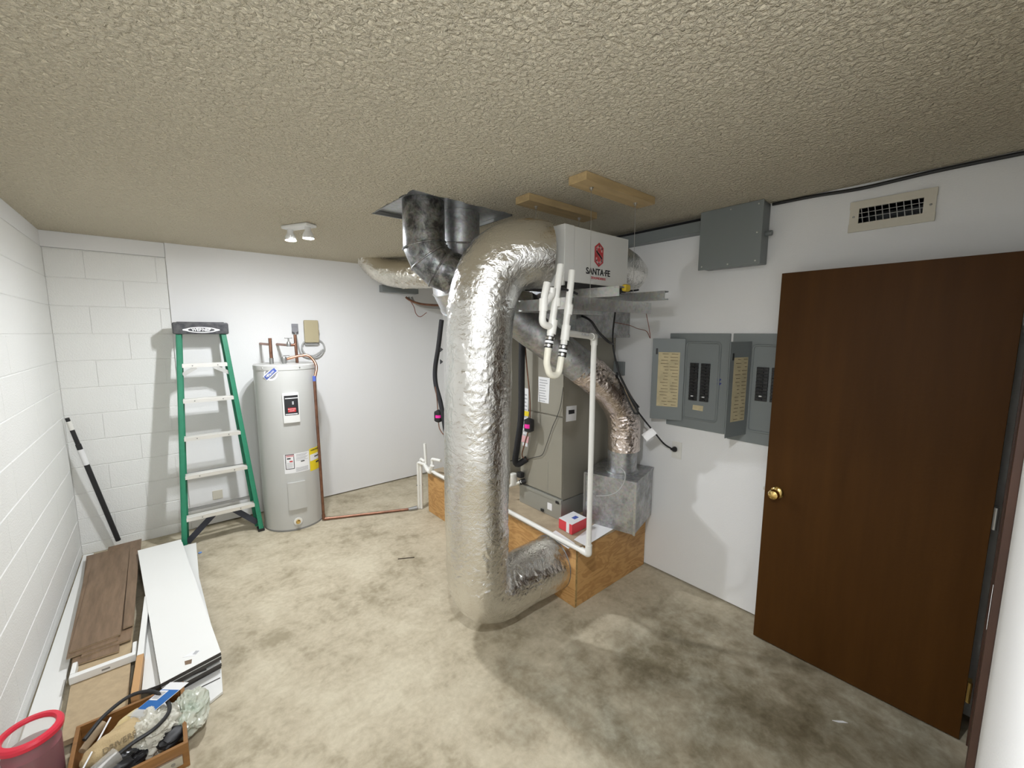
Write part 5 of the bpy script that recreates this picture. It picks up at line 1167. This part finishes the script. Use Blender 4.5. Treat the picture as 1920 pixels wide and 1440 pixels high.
solo('plastic_bag', blob((0.455, -2.345, 0.085), (0.16, 0.17, 0.15), 0.22, 3.0, 5, 9.0, rz=0.4), A['bag'], 'crumpled clear plastic bag in the drawer beside the canvas pouch', 'bag')
solo('plastic_bag', blob((0.565, -2.30, 0.062), (0.13, 0.22, 0.13), 0.20, 2.7, 5, 14.0, rz=-0.2), mat('printed_bag', (0.66, 0.64, 0.54), 0.3, var=0.5, vscale=9, var_col=(0.45, 0.52, 0.42), alpha=0.85), 'cloudy plastic bag with green print outside the drawer', 'bag')
solo('black_pouch', blob((0.325, -2.440, 0.075), (0.19, 0.10, 0.10), 0.20, 2.6, 4, 19.0, rz=0.25), mat('black_vinyl', (0.018, 0.018, 0.02), 0.22), 'shiny black pouch at the near edge of the drawer', 'pouch')
t = thing('wrapped_roll', (0.31, -2.47, 0.1), 'grey roll in clear wrap on the black pouch', 'roll')
m = MB(); m.tube([(0.285, -2.475, 0.125), (0.345, -2.440, 0.135)], 0.030, 20); part('roll', m, A['cloudy'], t)
m = MB(); m.tube([(0.284, -2.4755, 0.125), (0.346, -2.4395, 0.135)], 0.012, 12); part('core', m, A['paper'], t)
lp = catmull([(0.245, -2.30, 0.150), (0.300, -2.225, 0.165), (0.375, -2.185, 0.175), (0.445, -2.215, 0.175), (0.492, -2.300, 0.170), (0.500, -2.375, 0.165), (0.455, -2.420, 0.155), (0.385, -2.440, 0.150), (0.320, -2.475, 0.140), (0.27, -2.53, 0.12)], 0.012)
solo('cable_loop', MB().tube(lp, 0.0075, 10), A['black_rubber'], 'thick black cable looped over the drawer', 'cable')
# blue hang card
t = thing('blister_pack', (0.44, -2.24, 0.16), 'blue and white hang card package leaning on the drawer', 'package')
o0 = Vector((0.362, -2.245, 0.125)); e1 = Vector((0.062, -0.085, 0.022)); e2 = Vector((0.118, 0.010, 0.055))
def pq(a0_, a1_, b0_, b1_, lift, th, mt, nm, par):
    n = e1.cross(e2).normalized(); n = n if n.z > 0 else -n
    m = MB(); m.poly([o0+e1*a+e2*b+n*lift for a, b in ((a0_, b0_), (a1_, b0_), (a1_, b1_), (a0_, b1_))], th, n); return part(nm, m, A[mt], par)
pq(0, 1, 0, 1.25, 0, 0.001, 'paper', 'card', t); pq(0.02, 0.98, 0.28, 0.98, 0.0012, 0.0005, 'blue_pack', 'blue_field', t); pq(0.05, 0.48, 0.60, 0.95, 0.0018, 0.0005, 'paper', 'code_box', t); pq(0.10, 0.43, 0.65, 0.90, 0.0024, 0.0004, 'print_grey', 'code_print', t); pq(0.08, 0.92, 0.02, 0.26, 0.001, 0.010, 'clear', 'blister', t)
m = MB(); m.poly([(0.455, -2.215, 0.13), (0.530, -2.290, 0.115), (0.500, -2.375, 0.118), (0.430, -2.300, 0.135)], 0.001, (0, 0, 1)); solo('instruction_leaflet', m, A['paper'], 'white folded instruction leaflet over the drawer corner', 'leaflet')
solo('black_bag', blob((0.505, -2.405, 0.080), (0.075, 0.12, 0.05), 0.15, 2.5, 3, 23.0, rz=-0.7), A['black_rubber'], 'small black wrapped part in the right drawer corner', 'bag')
# red lidded jar
bc0 = Vector((0.108, -2.262, 0.0)); 
t = thing('plastic_jar', bc0, 'clear plastic jar with red rim and dark red contents beside the left wall', 'jar')
m = MB(); m.lathe([(0.070, 0.001), (0.074, 0.01), (0.079, 0.235), (0.082, 0.24)], bc0, 40, caps=False); part('jar_wall', m, mat('jar_clear', (0.7, 0.7, 0.68), 0.15, alpha=0.16), t)
m = MB(); m.lathe([(0.0, 0.002), (0.069, 0.002), (0.073, 0.02), (0.0765, 0.185), (0.05, 0.192), (0, 0.188)], bc0, 36, caps=False); part('contents', m, A['dark_red'], t)
m = MB(); m.lathe([(0.066, 0.252), (0.066, 0.244), (0.088, 0.236), (0.089, 0.250), (0.084, 0.258), (0.070, 0.260), (0.066, 0.252)], bc0, 48, caps=False); part('rim', m, A['red_plastic'], t, 'red plastic rim')
m = MB(); m.lathe([(0.066, 0.246), (0.0, 0.246)], bc0, 40, caps=False); part('window', m, A['cloudy'], t)

# floor litter
solo('floor_stick', MB().bar(PZ(746, 1048, 0.003), PZ(777, 1045, 0.003), 0.006, 0.005), A['stick'], 'thin dark stick lying on the concrete floor', 'debris')
m = MB(); m.poly([PZ(1560, 1351, 0.001), PZ(1580, 1352, 0.001), PZ(1590, 1356, 0.001), PZ(1572, 1355, 0.001)], 0.002, (0, 0, 1)); solo('paint_flake', m, A['paper'], 'small white paint flake on the floor before the brown door', 'debris')

# flat faces stay flat next to their small bevels
for o in scene.objects:
    if o.type == 'MESH' and len(o.data.polygons) < 3000 and len(o.data.polygons) and o.data.polygons[0].use_smooth:
        wn = o.modifiers.new('weighted_normal', 'WEIGHTED_NORMAL'); wn.keep_sharp = True; wn.weight = 80
